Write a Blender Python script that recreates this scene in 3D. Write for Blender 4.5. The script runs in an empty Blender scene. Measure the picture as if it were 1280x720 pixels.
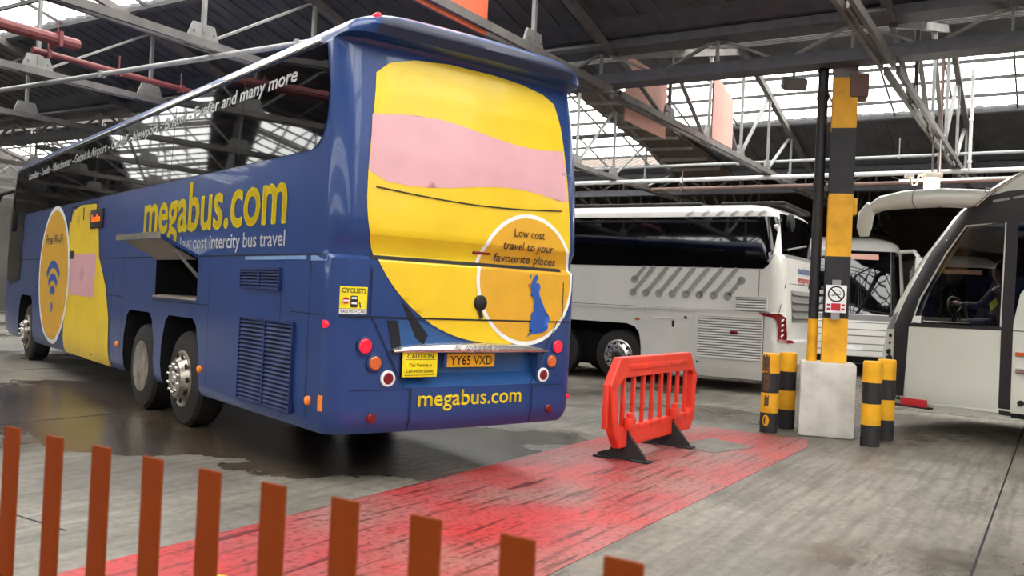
import bpy, bmesh, math, random
from mathutils import Vector, Matrix
random.seed(7)
S = bpy.context.scene
COL = S.collection
R = math.radians
# ------------------------------------------------------------------ camera, world, exposure
cam = bpy.data.objects.new('camera', bpy.data.cameras.new('camera'))
COL.objects.link(cam)
cam.data.sensor_width = 36.0
cam.data.lens = 36.0 * 1100.0 / 1280.0
ROLL, PITCH, EYE = 0.0475, 0.0106, 1.52
fwd = Vector((0, math.cos(PITCH), math.sin(PITCH)))
r0, u0 = Vector((1, 0, 0)), Vector((0, -math.sin(PITCH), math.cos(PITCH)))
rgt = r0 * math.cos(ROLL) + u0 * math.sin(ROLL)
upv = u0 * math.cos(ROLL) - r0 * math.sin(ROLL)
cam.matrix_world = Matrix(((rgt.x, upv.x, -fwd.x, 0), (rgt.y, upv.y, -fwd.y, 0), (rgt.z, upv.z, -fwd.z, EYE), (0, 0, 0, 1)))
cam.data.dof.use_dof = True
cam.data.dof.focus_distance = 10.0
cam.data.dof.aperture_fstop = 3.0
cam.data.clip_start = 0.05
S.camera = cam
W_ = bpy.data.worlds.new('overcast_sky'); S.world = W_; W_.use_nodes = True
bg = W_.node_tree.nodes['Background']
bg.inputs[0].default_value = (1.0, 0.985, 0.955, 1)
bg.inputs[1].default_value = 7.5
S.view_settings.view_transform = 'Standard'
S.view_settings.look = 'None'
S.view_settings.gamma = 1.0
S.view_settings.use_curve_mapping = False
S.view_settings.exposure = 0.0
S.cycles.max_bounces = 8
S.cycles.diffuse_bounces = 4
S.cycles.transparent_max_bounces = 12
S.cycles.use_denoising = True
HALL = R(58)            # the hall's own axes: u runs away to the right, v away to the left
VALLEY, BAY, VZ, SLOPE = 11.35, 12.0, 5.2, 0.27


# ------------------------------------------------------------------ materials
def lin(c):
    return tuple((x / 12.92 if x <= 0.04045 else ((x + 0.055) / 1.055) ** 2.4) for x in [v / 255.0 for v in c])


def mat(name, rgb, rough=0.5, metal=0.0, coat=0.0, var=0.12, scale=6.0, bump=0.0, emit=None, estr=0.0, spec=0.5, stretch=None, dirt=None):
    m = bpy.data.materials.new(name); m.use_nodes = True
    nt = m.node_tree; b = nt.nodes['Principled BSDF']
    c = lin(rgb)
    b.inputs['Roughness'].default_value = rough
    b.inputs['Metallic'].default_value = metal
    b.inputs['Coat Weight'].default_value = coat
    b.inputs['Coat Roughness'].default_value = 0.04
    b.inputs['Specular IOR Level'].default_value = spec
    tc = nt.nodes.new('ShaderNodeTexCoord'); mp = nt.nodes.new('ShaderNodeMapping')
    nt.links.new(tc.outputs['Object'], mp.inputs[0])
    if stretch: mp.inputs['Scale'].default_value = stretch
    n = nt.nodes.new('ShaderNodeTexNoise'); n.inputs['Scale'].default_value = scale; n.inputs['Detail'].default_value = 6
    nt.links.new(mp.outputs[0], n.inputs['Vector'])
    cr = nt.nodes.new('ShaderNodeValToRGB')
    d = dirt and lin(dirt) or tuple(x * (1 - var) for x in c)
    cr.color_ramp.elements[0].color = (*d, 1); cr.color_ramp.elements[1].color = (*[min(1, x * (1 + var * .5)) for x in c], 1)
    cr.color_ramp.elements[0].position = 0.3; cr.color_ramp.elements[1].position = 0.6
    nt.links.new(n.outputs['Fac'], cr.inputs[0]); nt.links.new(cr.outputs[0], b.inputs['Base Color'])
    if bump:
        bp = nt.nodes.new('ShaderNodeBump'); bp.inputs['Strength'].default_value = bump; bp.inputs['Distance'].default_value = 0.02
        nt.links.new(n.outputs['Fac'], bp.inputs['Height']); nt.links.new(bp.outputs[0], b.inputs['Normal'])
    if emit:
        b.inputs['Emission Color'].default_value = (*lin(emit), 1); b.inputs['Emission Strength'].default_value = estr
    return m


def glass_mat(name, tint, fac, rough=0.03):
    """a real pane: part clear, part glossy"""
    m = bpy.data.materials.new(name); m.use_nodes = True
    nt = m.node_tree; nt.nodes.clear()
    out = nt.nodes.new('ShaderNodeOutputMaterial'); mx = nt.nodes.new('ShaderNodeMixShader')
    t = nt.nodes.new('ShaderNodeBsdfTransparent'); t.inputs[0].default_value = (*tint, 1)
    g = nt.nodes.new('ShaderNodeBsdfGlossy'); g.inputs['Roughness'].default_value = rough
    f = nt.nodes.new('ShaderNodeLayerWeight'); f.inputs['Blend'].default_value = 0.5      # Schlick reflectance, the same from both faces of the pane
    pw = nt.nodes.new('ShaderNodeMath'); pw.operation = 'POWER'; pw.inputs[1].default_value = 5.0
    ad = nt.nodes.new('ShaderNodeMath'); ad.operation = 'MULTIPLY_ADD'; ad.inputs[1].default_value = 0.9; ad.inputs[2].default_value = 0.05 + fac
    nt.links.new(f.outputs['Facing'], pw.inputs[0]); nt.links.new(pw.outputs[0], ad.inputs[0]); nt.links.new(ad.outputs[0], mx.inputs[0])
    nt.links.new(t.outputs[0], mx.inputs[1]); nt.links.new(g.outputs[0], mx.inputs[2]); nt.links.new(mx.outputs[0], out.inputs[0])
    return m


M = {}
M['blue'] = mat('bus_blue_paint', (25, 58, 118), 0.34, coat=0.4, var=0.10, scale=1.5)
M['blue2'] = mat('teal_field_lit_recess', (40, 84, 140), 0.35, coat=0.3)
M['spoiler'] = mat('navy_spoiler', (36, 42, 66), 0.4)
M['lightblue'] = mat('pale_blue_ink_highlight', (120, 150, 195), 0.35)
M['yellow'] = mat('livery_yellow', (238, 200, 24), 0.4, coat=0.15, var=0.08, scale=2)
M['yellow2'] = mat('livery_gold', (222, 166, 36), 0.42, coat=0.1, var=0.06)
M['letteryellow'] = mat('lettering_yellow', (250, 224, 16), 0.5, var=0.03)
M['pink'] = mat('livery_pale_pink', (222, 166, 172), 0.42, coat=0.1, var=0.08, scale=2)
M['white'] = mat('white_vinyl', (238, 238, 238), 0.4)
M['black'] = mat('black_rubber', (14, 13, 14), 0.6)
M['seam'] = mat('dark_panel_gap', (10, 12, 22), 0.7)
M['tyre'] = mat('tyre_rubber', (30, 27, 27), 0.75, bump=0.3, scale=30, dirt=(42, 37, 35))
M['darkglass'] = mat('dark_tinted_glass', (9, 8, 11), 0.03, spec=0.75)
M['alloy'] = mat('wheel_alloy', (190, 182, 170), 0.28, metal=0.9, dirt=(120, 108, 92))
M['steel'] = mat('brushed_silver', (205, 200, 196), 0.25, metal=0.85)
M['redlens'] = mat('red_lit_lens', (220, 20, 40), 0.2, emit=(255, 24, 48), estr=1.1)
M['reddark'] = mat('dark_red_reflector', (120, 14, 20), 0.25)
M['orangelens'] = mat('amber_lens', (200, 96, 40), 0.25, coat=.5)
M['orangelit'] = mat('amber_marker', (235, 130, 40), 0.3, emit=(255, 130, 20), estr=0.12)
M['led'] = mat('orange_led', (255, 110, 20), 0.4, emit=(255, 90, 10), estr=3.0)
M['grille'] = mat('dark_blue_grille', (24, 42, 92), 0.5)
M['void'] = mat('dark_void', (8, 8, 10), 0.9)
M['panelgrey'] = mat('hatch_lining', (168, 156, 146), 0.55)
M['coachwhite'] = mat('coach_white_paint', (222, 218, 212), 0.3, coat=0.4, var=0.06, scale=1.2)
M['coachcream'] = mat('coach_cream_paint', (214, 214, 202), 0.32, coat=0.4, var=0.05, scale=1.2)
M['stripe'] = mat('grey_stripe_vinyl', (150, 149, 146), 0.45)
M['greypl'] = mat('grey_plastic', (120, 118, 116), 0.5)
M['darkgrey'] = mat('charcoal_trim', (38, 36, 38), 0.45)
M['conc'] = mat('whitewashed_concrete', (206, 202, 194), 0.85, bump=0.25, scale=4, dirt=(186, 181, 173))
M['hazyel'] = mat('hazard_yellow', (232, 168, 22), 0.5, var=0.2, scale=5)
M['hazblk'] = mat('hazard_black', (34, 32, 34), 0.55, var=0.3)
M['rust'] = mat('scraped_rust', (96, 70, 50), 0.8, bump=0.4, scale=20, dirt=(60, 45, 35))
M['orange'] = mat('orange_painted_steel', (128, 52, 0), 0.75, var=0.06, scale=3, spec=0.2)
M['barrier'] = mat('red_orange_plastic', (232, 62, 44), 0.42, var=0.12, scale=4)
M['foot'] = mat('black_recycled_rubber', (44, 40, 42), 0.8, bump=0.3, scale=30)
M['pipewhite'] = mat('white_pipe', (205, 205, 205), 0.5)
M['pipegrey'] = mat('grey_conduit', (150, 150, 150), 0.5)
M['pipebrown'] = mat('rusty_brown_pipe', (112, 86, 78), 0.7)
M['pipered'] = mat('dull_red_pipe', (118, 58, 58), 0.6)
M['board'] = mat('salmon_board', (232, 178, 164), 0.7, var=0.10, scale=2)
M['boardor'] = mat('orange_board', (226, 108, 72), 0.7, var=0.12, scale=2)
M['roof'] = mat('grey_sheet_roofing', (86, 86, 89), 0.8, var=0.3, scale=2)
M['roofbrown'] = mat('old_timber_boarding', (96, 82, 72), 0.85, var=0.35, scale=3, stretch=(1, 8, 1))
M['girder'] = mat('grey_girder_paint', (84, 84, 90), 0.65, var=0.2)
M['trussw'] = mat('pale_truss_paint', (132, 130, 127), 0.65, var=0.25, scale=3)
M['trussd'] = mat('dark_truss_paint', (112, 107, 104), 0.7, var=0.3, scale=3)
M['bar'] = mat('glazing_bar', (70, 68, 66), 0.7)
M['wall'] = mat('dim_plaster_wall', (96, 92, 88), 0.9, var=0.3, scale=0.8)
M['brick'] = mat('brown_wall', (80, 66, 60), 0.9, var=0.3, scale=1.5)
M['shutter'] = mat('grey_shutter', (140, 142, 136), 0.6)
M['lampglass'] = mat('lit_lamp_glass', (255, 240, 225), 0.4, emit=(255, 240, 220), estr=14)
M['lampcase'] = mat('cream_lamp_case', (220, 208, 195), 0.5)
M['skin'] = mat('skin', (96, 66, 54), 0.55)
M['hair'] = mat('dark_hair', (22, 18, 18), 0.7)
M['hivis'] = mat('hi_vis_yellow', (196, 214, 40), 0.6, emit=None)
M['shirt'] = mat('dark_jacket', (30, 32, 40), 0.8)
M['seat'] = mat('seat_fabric', (46, 46, 60), 0.9)
M['interior'] = mat('interior_grey', (150, 146, 142), 0.7)
M['ukblue'] = mat('map_blue', (38, 84, 168), 0.4)
M['plate'] = mat('plate_yellow', (240, 176, 28), 0.4, emit=(250, 170, 30), estr=0.12)
M['cautionyel'] = mat('sticker_yellow', (246, 226, 24), 0.45)
M['ink'] = mat('black_ink', (24, 20, 18), 0.5)
M['navy'] = mat('navy_ink', (70, 52, 70), 0.5)
M['red'] = mat('red_ink', (196, 36, 46), 0.5)
M['neblue'] = mat('blue_ink', (70, 100, 160), 0.5)
M['wiper'] = M['darkgrey']
M['skyglass'] = glass_mat('roof_glass', (0.95, 0.97, 0.97), 0.0, 0.1)
M['cabglass'] = glass_mat('tinted_cab_glass', (0.78, 0.78, 0.78), 0.0, 0.02)


def floor_mat():
    m = bpy.data.materials.new('worn_wet_concrete'); m.use_nodes = True
    nt = m.node_tree; b = nt.nodes['Principled BSDF']; L = nt.links
    tc = nt.nodes.new('ShaderNodeTexCoord')

    def noise(scale, detail=6, st=(1, 1, 1), rough=.6):
        mp = nt.nodes.new('ShaderNodeMapping'); mp.inputs['Scale'].default_value = st
        n = nt.nodes.new('ShaderNodeTexNoise'); n.inputs['Scale'].default_value = scale; n.inputs['Detail'].default_value = detail; n.inputs['Roughness'].default_value = rough
        L.new(tc.outputs['Object'], mp.inputs[0]); L.new(mp.outputs[0], n.inputs['Vector']); return n.outputs['Fac']

    def ramp(src, p0, c0, p1, c1):
        r = nt.nodes.new('ShaderNodeValToRGB'); e = r.color_ramp.elements
        e[0].position, e[0].color = p0, (*c0, 1); e[1].position, e[1].color = p1, (*c1, 1)
        L.new(src, r.inputs[0]); return r.outputs[0]

    def mix(f, a, c, mode='MIX'):
        x = nt.nodes.new('ShaderNodeMix'); x.data_type = 'RGBA'; x.blend_type = mode
        if isinstance(f, float): x.inputs[0].default_value = f
        else: L.new(f, x.inputs[0])
        L.new(a, x.inputs[6]); L.new(c, x.inputs[7]); return x.outputs[2]
    base = ramp(noise(0.55, 8), .35, lin((104, 98, 89)), .68, lin((158, 152, 140)))
    fine = ramp(noise(14, 8), .3, (.62, .6, .58), .65, (1, 1, 1))
    streak = ramp(noise(2.2, 6, (.35, 5, 1)), .38, (.5, .48, .46), .56, (1, 1, 1))
    c = mix(1.0, base, fine, 'MULTIPLY'); c = mix(.7, c, streak, 'MULTIPLY')
    wet = ramp(noise(0.28, 5), .47, (0, 0, 0), .60, (1, 1, 1))
    wetc = nt.nodes.new('ShaderNodeRGB'); wetc.outputs[0].default_value = (*lin((112, 98, 82)), 1)
    c = mix(wet, c, mix(.8, c, wetc.outputs[0], 'MULTIPLY'))
    # oily wet floor and the blue coach's shadow, painted as one ragged-rimmed oval
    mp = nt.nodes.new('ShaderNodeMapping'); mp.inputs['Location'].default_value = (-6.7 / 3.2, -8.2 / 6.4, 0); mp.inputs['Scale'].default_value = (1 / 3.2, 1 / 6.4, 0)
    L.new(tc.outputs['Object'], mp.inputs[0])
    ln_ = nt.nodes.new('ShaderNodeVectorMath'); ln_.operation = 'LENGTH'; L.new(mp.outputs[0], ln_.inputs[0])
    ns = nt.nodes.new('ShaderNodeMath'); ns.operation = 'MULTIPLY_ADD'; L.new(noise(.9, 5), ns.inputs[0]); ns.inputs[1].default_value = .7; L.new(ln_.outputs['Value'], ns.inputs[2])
    stain_shadow = ramp(ns.outputs[0], .98, (1, 1, 1), 1.32, (0, 0, 0))
    c = mix(stain_shadow, c, mix(.85, c, ramp(noise(1.3, 5), .3, lin((176, 152, 128)), .7, lin((122, 106, 94))), 'MULTIPLY'))
    mxw = nt.nodes.new('ShaderNodeMath'); mxw.operation = 'MAXIMUM'; L.new(wet, mxw.inputs[0]); L.new(stain_shadow, mxw.inputs[1]); wet = mxw.outputs[0]
    L.new(c, b.inputs['Base Color'])
    rr = nt.nodes.new('ShaderNodeMapRange'); L.new(wet, rr.inputs[0]); rr.inputs[3].default_value = .55; rr.inputs[4].default_value = .2
    L.new(rr.outputs[0], b.inputs['Roughness'])
    bp = nt.nodes.new('ShaderNodeBump'); bp.inputs['Strength'].default_value = .25; bp.inputs['Distance'].default_value = .02
    L.new(noise(9, 8, (.5, 2, 1)), bp.inputs['Height']); L.new(bp.outputs[0], b.inputs['Normal'])
    return m


def redpaint_mat():
    m = bpy.data.materials.new('worn_red_floor_paint'); m.use_nodes = True
    nt = m.node_tree; b = nt.nodes['Principled BSDF']; L = nt.links
    tc = nt.nodes.new('ShaderNodeTexCoord')

    def noise(scale, detail, st):
        mp = nt.nodes.new('ShaderNodeMapping'); mp.inputs['Scale'].default_value = st
        n = nt.nodes.new('ShaderNodeTexNoise'); n.inputs['Scale'].default_value = scale; n.inputs['Detail'].default_value = detail
        L.new(tc.outputs['Object'], mp.inputs[0]); L.new(mp.outputs[0], n.inputs['Vector']); return n.outputs['Fac']

    def ramp(src, *st):
        r = nt.nodes.new('ShaderNodeValToRGB'); e = r.color_ramp.elements
        while len(e) < len(st): e.new(.5)
        for i, (p, c) in enumerate(st): e[i].position = p; e[i].color = (*c, 1)
        L.new(src, r.inputs[0]); return r.outputs[0]

    def mix(f, a, c, mode='MIX'):
        x = nt.nodes.new('ShaderNodeMix'); x.data_type = 'RGBA'; x.blend_type = mode; x.inputs[0].default_value = f
        L.new(a, x.inputs[6]); L.new(c, x.inputs[7]); return x.outputs[2]
    a = ramp(noise(.8, 7, (1, 1, 1)), (.30, lin((186, 40, 42))), (.47, lin((168, 70, 70))), (.64, lin((152, 104, 98))))
    s = ramp(noise(3, 8, (.4, 5, 1)), (.34, lin((90, 40, 40))), (.46, (1, 1, 1)), (.9, (1, 1, 1)))
    s2 = ramp(noise(22, 6, (1, 1, 1)), (.32, lin((150, 110, 110))), (.5, (1, 1, 1)), (.9, (1, 1, 1)))
    c = mix(.8, a, s, 'MULTIPLY'); c = mix(.8, c, s2, 'MULTIPLY')
    L.new(c, b.inputs['Base Color']); b.inputs['Roughness'].default_value = .42
    bp = nt.nodes.new('ShaderNodeBump'); bp.inputs['Strength'].default_value = .3; bp.inputs['Distance'].default_value = .02
    L.new(noise(8, 8, (.5, 3, 1)), bp.inputs['Height']); L.new(bp.outputs[0], b.inputs['Normal'])
    return m


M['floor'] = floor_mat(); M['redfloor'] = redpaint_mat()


# ------------------------------------------------------------------ mesh helpers
class MB:
    def __init__(s): s.v = []; s.f = []

    def add(s, vs, fs):
        o = len(s.v); s.v += [tuple(p) for p in vs]; s.f += [[i + o for i in f] for f in fs]; return s

    def box(s, c, d, bev=0.0, rz=0.0, rx=0.0):
        bm = bmesh.new(); bmesh.ops.create_cube(bm, size=1.0)
        for v in bm.verts: v.co = Vector((v.co.x * d[0], v.co.y * d[1], v.co.z * d[2]))
        if bev: bmesh.ops.bevel(bm, geom=bm.edges[:], offset=bev, segments=2, affect='EDGES', profile=.6)
        mt = Matrix.Translation(c) @ Matrix.Rotation(rz, 4, 'Z') @ Matrix.Rotation(rx, 4, 'X')
        bm.transform(mt); bm.verts.index_update()
        s.add([v.co for v in bm.verts], [[v.index for v in f.verts] for f in bm.faces]); bm.free(); return s

    def bar(s, a, b, w, h=None):
        """rectangular bar from a to b"""
        a, b = Vector(a), Vector(b); d = (b - a).normalized(); h = h or w
        up = Vector((0, 0, 1)) if abs(d.z) < .95 else Vector((0, 1, 0))
        x = d.cross(up).normalized(); y = x.cross(d).normalized()
        q = [x * w / 2 * i + y * h / 2 * j for i, j in ((-1, -1), (1, -1), (1, 1), (-1, 1))]
        return s.add([a + k for k in q] + [b + k for k in q], [[3, 2, 1, 0], [4, 5, 6, 7]] + [[i, (i + 1) % 4, (i + 1) % 4 + 4, i + 4] for i in range(4)])

    def tube(s, pts, r, n=10, cap=True):
        pts = [Vector(p) for p in pts]; rs = r if isinstance(r, (list, tuple)) else [r] * len(pts); base = len(s.v); vs = []; fs = []
        ref = None
        for i, p in enumerate(pts):
            d = (pts[min(i + 1, len(pts) - 1)] - pts[max(i - 1, 0)]).normalized()
            if ref is None: ref = Vector((0, 0, 1)) if abs(d.z) < .9 else Vector((1, 0, 0))
            x = d.cross(ref).normalized(); y = x.cross(d).normalized(); ref = y
            for k in range(n):
                t = 2 * math.pi * k / n; vs.append(p + (x * math.cos(t) + y * math.sin(t)) * rs[i])
        for i in range(len(pts) - 1):
            for k in range(n): fs.append([i * n + k, i * n + (k + 1) % n, (i + 1) * n + (k + 1) % n, (i + 1) * n + k])
        if cap: fs.append(list(range(n))[::-1]); fs.append([(len(pts) - 1) * n + k for k in range(n)])
        return s.add(vs, fs)

    def lathe(s, prof, n=32, axis='z', o=(0, 0, 0)):
        """prof: (radius, height) pairs"""
        vs = []; fs = []
        for r, h in prof:
            for k in range(n):
                t = 2 * math.pi * k / n; a, b = r * math.cos(t), r * math.sin(t)
                vs.append((o[0] + (h if axis == 'x' else a), o[1] + (h if axis == 'y' else (a if axis == 'x' else b)), o[2] + (h if axis == 'z' else b)))
        for i in range(len(prof) - 1):
            for k in range(n): fs.append([i * n + k, i * n + (k + 1) % n, (i + 1) * n + (k + 1) % n, (i + 1) * n + k])
        if prof[0][0] > 1e-4: fs.append(list(range(n))[::-1])
        if prof[-1][0] > 1e-4: fs.append([(len(prof) - 1) * n + k for k in range(n)])
        return s.add(vs, fs)

    def prism(s, poly, axis, a, b):
        """poly of 2D points extruded from a to b along axis"""
        def P(p, t): return {'x': (t, p[0], p[1]), 'y': (p[0], t, p[1]), 'z': (p[0], p[1], t)}[axis]
        n = len(poly)
        return s.add([P(p, a) for p in poly] + [P(p, b) for p in poly], [list(range(n))[::-1], list(range(n, 2 * n))] + [[i, (i + 1) % n, (i + 1) % n + n, i + n] for i in range(n)])

    def build(s, name, m, parent=None, smooth=35, fix=True):
        me = bpy.data.meshes.new(name); me.from_pydata([tuple(v) for v in s.v], [], s.f)
        if fix:
            bm = bmesh.new(); bm.from_mesh(me); bmesh.ops.recalc_face_normals(bm, faces=bm.faces); bm.to_mesh(me); bm.free()
        me.materials.append(m)
        if smooth:
            me.polygons.foreach_set('use_smooth', [True] * len(me.polygons)); me.set_sharp_from_angle(angle=R(smooth))
        o = bpy.data.objects.new(name, me); COL.objects.link(o)
        if parent: o.parent = parent
        return o


def tag(o, label=None, cat=None, group=None, kind=None):
    if label: o['label'] = label
    if cat: o['category'] = cat
    if group: o['group'] = group
    if kind: o['kind'] = kind
    return o


def thing(name, label, cat, loc=(0, 0, 0), rz=0.0, group=None, kind=None):
    o = bpy.data.objects.new(name, None); COL.objects.link(o); o.location = loc; o.rotation_euler.z = rz; o.empty_display_size = .2
    return tag(o, label, cat, group, kind)


def hall(o):
    o.rotation_euler.z = HALL; return o


def hp(u, v, z=0.0):
    return (u * math.cos(HALL) - v * math.sin(HALL), u * math.sin(HALL) + v * math.cos(HALL), z)


def copy_tree(o, parent=None):
    c = o.copy(); COL.objects.link(c)
    if parent: c.parent = parent
    for ch in [x for x in bpy.data.objects if x.parent == o and x is not c]: copy_tree(ch, c)
    return c


def decal(polys, fn, name, m, parent, grid=0.12, zc=()):
    """flat shapes (lists of 2D outlines) cut on a grid and laid on a surface by fn(a, b)"""
    bm = bmesh.new()
    for poly in polys:
        bm.faces.new([bm.verts.new((p[0], p[1], 0)) for p in poly])
    bmesh.ops.triangulate(bm, faces=bm.faces)
    xs = [v.co.x for v in bm.verts]; ys = [v.co.y for v in bm.verts]
    if grid:
        for ax, lo, hi in ((0, min(xs), max(xs)), (1, min(ys), max(ys))):
            t = lo + grid
            while t < hi:
                pl = [0, 0, 0]; pl[ax] = t; no = [0, 0, 0]; no[ax] = 1
                bmesh.ops.bisect_plane(bm, geom=bm.verts[:] + bm.edges[:] + bm.faces[:], plane_co=pl, plane_no=no); t += grid
    for t in zc:
        if min(ys) < t < max(ys): bmesh.ops.bisect_plane(bm, geom=bm.verts[:] + bm.edges[:] + bm.faces[:], plane_co=(0, t, 0), plane_no=(0, 1, 0))
    for v in bm.verts: v.co = Vector(fn(v.co.x, v.co.y))
    me = bpy.data.meshes.new(name); bm.to_mesh(me); bm.free(); me.materials.append(m)
    me.polygons.foreach_set('use_smooth', [True] * len(me.polygons))
    o = bpy.data.objects.new(name, me); COL.objects.link(o); o.parent = parent
    return o


_fc = {}


def text_mesh(s, bold=0.0, shear=0.0):
    key = (s, bold, shear)
    if key not in _fc:
        cu = bpy.data.curves.new('lettering', 'FONT'); cu.body = s; cu.resolution_u = 3; cu.shear = shear; cu.fill_mode = 'BOTH'
        ob = bpy.data.objects.new('lettering', cu); COL.objects.link(ob)
        dg = bpy.context.evaluated_depsgraph_get(); dg.update()
        me = bpy.data.meshes.new_from_object(ob.evaluated_get(dg))
        _fc[key] = ([tuple(v.co)[:2] for v in me.vertices], [list(p.vertices) for p in me.polygons])
        if bold:                                                   # a heavier weight: the letters overlaid in a small ring
            v0, f0_ = _fc[key]; V_, F_ = [], []
            for q in range(8):
                o_ = len(V_); V_ += [(x + bold * math.cos(q * math.pi / 4), y + bold * math.sin(q * math.pi / 4)) for x, y in v0]; F_ += [[i + o_ for i in f_] for f_ in f0_]
            _fc[key] = (V_, F_)
        bpy.data.objects.remove(ob); bpy.data.curves.remove(cu); bpy.data.meshes.remove(me)
    return _fc[key]


def text(s, fn, width, height, name, m, parent, x0=0.0, z0=0.0, bold=0.0, ref='H', align='l', shear=0.0):
    """lettering: height is that of the letter ref; laid on a surface by fn(a, b)"""
    vs, fs = text_mesh(s, bold, shear); rv, _ = text_mesh(ref, bold)
    k = height / (max(p[1] for p in rv)); lo = min(p[0] for p in vs); hi = max(p[0] for p in vs)
    kx = width / (hi - lo) if width else k
    sh = {'l': 0, 'c': -(hi - lo) * kx / 2, 'r': -(hi - lo) * kx}[align]
    me = bpy.data.meshes.new(name)
    me.from_pydata([fn(x0 + sh + (p[0] - lo) * kx, z0 + p[1] * k) for p in vs], [], fs)
    me.materials.append(m); o = bpy.data.objects.new(name, me); COL.objects.link(o); o.parent = parent
    return o


def ell(cx, cz, rx, rz, n=40, a0=0, a1=360):
    return [(cx + rx * math.cos(R(a0 + (a1 - a0) * i / n)), cz + rz * math.sin(R(a0 + (a1 - a0) * i / n))) for i in range(n if abs(a1 - a0) == 360 else n + 1)]


def rrect(x0, z0, x1, z1, r, n=5):
    o = []
    for cx, cz, a in ((x1 - r, z1 - r, 0), (x0 + r, z1 - r, 90), (x0 + r, z0 + r, 180), (x1 - r, z0 + r, 270)):
        o += [(cx + r * math.cos(R(a + 90 * i / n)), cz + r * math.sin(R(a + 90 * i / n))) for i in range(n + 1)]
    return o


def stroke(p, q, w):
    a, b = Vector(p), Vector(q); d = (b - a).normalized(); n = Vector((-d.y, d.x)) * w / 2
    return [tuple(a - n), tuple(b - n), tuple(b + n), tuple(a + n)]


class Body:
    """coach body lofted from plan outlines stacked in height; gives its own surfaces for whatever is fixed to it"""
    def __init__(s, W, yr, yf, rr, rf, crown=0.05, fcrown=0.15):
        s.t = dict(W=W, yr=yr, yf=yf, rr=rr, rf=rf); s.cr = crown; s.fc = fcrown

    def g(s, k, z):
        t = s.t[k]
        if z <= t[0][0]: return t[0][1]
        for (a, x), (b, y) in zip(t, t[1:]):
            if z <= b: return x + (y - x) * (z - a) / (b - a)
        return t[-1][1]

    def ry(s, x, z):
        W, yr, r = s.g('W', z), s.g('yr', z), s.g('rr', z); ax = min(abs(x), W - 1e-4); e = W - r
        if ax <= e: return yr + s.cr * (ax / W) ** 2
        d = ax - e; return yr + s.cr * (e / W) ** 2 + r - math.sqrt(max(0, r * r - d * d))

    def fy(s, x, z):
        W, yf, r = s.g('W', z), s.g('yf', z), s.g('rf', z); ax = min(abs(x), W - 1e-4); e = W - r
        if ax <= e: return yf - s.fc * (ax / W) ** 2
        d = ax - e; return yf - s.fc * (e / W) ** 2 - r + math.sqrt(max(0, r * r - d * d))

    def rear(s, off): return lambda x, z: (x, s.ry(x, z) - off, z)
    def front(s, off): return lambda x, z: (x, s.fy(x, z) + off, z)
    def left(s, off): return lambda y, z: (-s.g('W', z) - off, y, z)

    def leftw(s, off):
        """left side incl. the rounded front and rear corners"""
        def f(y, z):
            W = s.g('W', z); r = s.g('rr', z); y0 = s.g('yr', z) + s.cr * ((W - r) / W) ** 2 + r
            rf = s.g('rf', z); y1 = s.g('yf', z) - s.fc * ((W - rf) / W) ** 2 - rf
            if y < y0:
                d = min(y0 - y, r); return (-(W - r) - math.sqrt(max(0, r * r - d * d)) - off, y - off * d / r, z)
            if y > y1:
                d = min(y - y1, rf); return (-(W - rf) - math.sqrt(max(0, rf * rf - d * d)) - off, y + off * d / rf, z)
            return (-W - off, y, z)
        return f

    def ring(s, z):
        W = s.g('W', z); rr = s.g('rr', z); rf = s.g('rf', z); pts = []
        xs = []
        for i in range(9): xs.append(-W + rr * (1 - math.cos(R(90 * i / 8))))
        for i in range(1, 9): xs.append(-(W - rr) + 2 * (W - rr) * i / 9)
        for i in range(9): xs.append(W - rr + rr * math.sin(R(90 * i / 8)))
        for x in xs: pts.append((x, s.ry(max(-W, min(W, x)), z), z))
        xs = []
        for i in range(9): xs.append(W - rf * (1 - math.cos(R(90 * i / 8))))
        for i in range(1, 9): xs.append((W - rf) - 2 * (W - rf) * i / 9)
        for i in range(9): xs.append(-(W - rf) - rf * math.sin(R(90 * i / 8)))
        for x in xs: pts.append((x, s.fy(x, z), z))
        return pts

    def mesh(s, zs, name, mats, parent, rise=None):
        rings = [s.ring(z) for z in zs]; n = len(rings[0]); vs = [p for r_ in rings for p in r_]; fs = []
        if rise: vs = [(x, y, z + rise(y) if i < n else z) for i, (x, y, z) in enumerate(vs)]
        for j in range(len(rings) - 1):
            for i in range(n): fs.append([j * n + i, j * n + (i + 1) % n, (j + 1) * n + (i + 1) % n, (j + 1) * n + i])
        fs.append(list(range(n))[::-1]); fs.append([(len(rings) - 1) * n + i for i in range(n)])
        mb = MB(); mb.add(vs, fs); o = mb.build(name, mats[0], parent, smooth=32)
        for m in mats[1:]: o.data.materials.append(m)
        return o


def cut(o, cutters):
    """carve the closed meshes in cutters out of o; the carved faces take the last material"""
    mods = []
    for c in cutters:
        md = o.modifiers.new('carve', 'BOOLEAN'); md.operation = 'DIFFERENCE'; md.solver = 'EXACT'; md.object = c; md.material_mode = 'TRANSFER'
    par = o.parent; o.parent = None
    dg = bpy.context.evaluated_depsgraph_get(); dg.update()
    me = bpy.data.meshes.new_from_object(o.evaluated_get(dg)); o.modifiers.clear(); o.data = me; o.parent = par
    for c in cutters: bpy.data.objects.remove(c)
    me.set_sharp_from_angle(angle=R(32))
    return o


def cutter(mb, m): return mb.build('cutter', m, None, smooth=0)


def arch_poly(yc, hw, top, ch=.2, z0=.1):
    return [(yc - hw, z0), (yc + hw, z0), (yc + hw * .97, top - .33), (yc + hw * .8, top - .07), (yc + hw * .62, top), (yc - hw * .62, top), (yc - hw * .8, top - .07), (yc - hw * .97, top - .33)]


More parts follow.
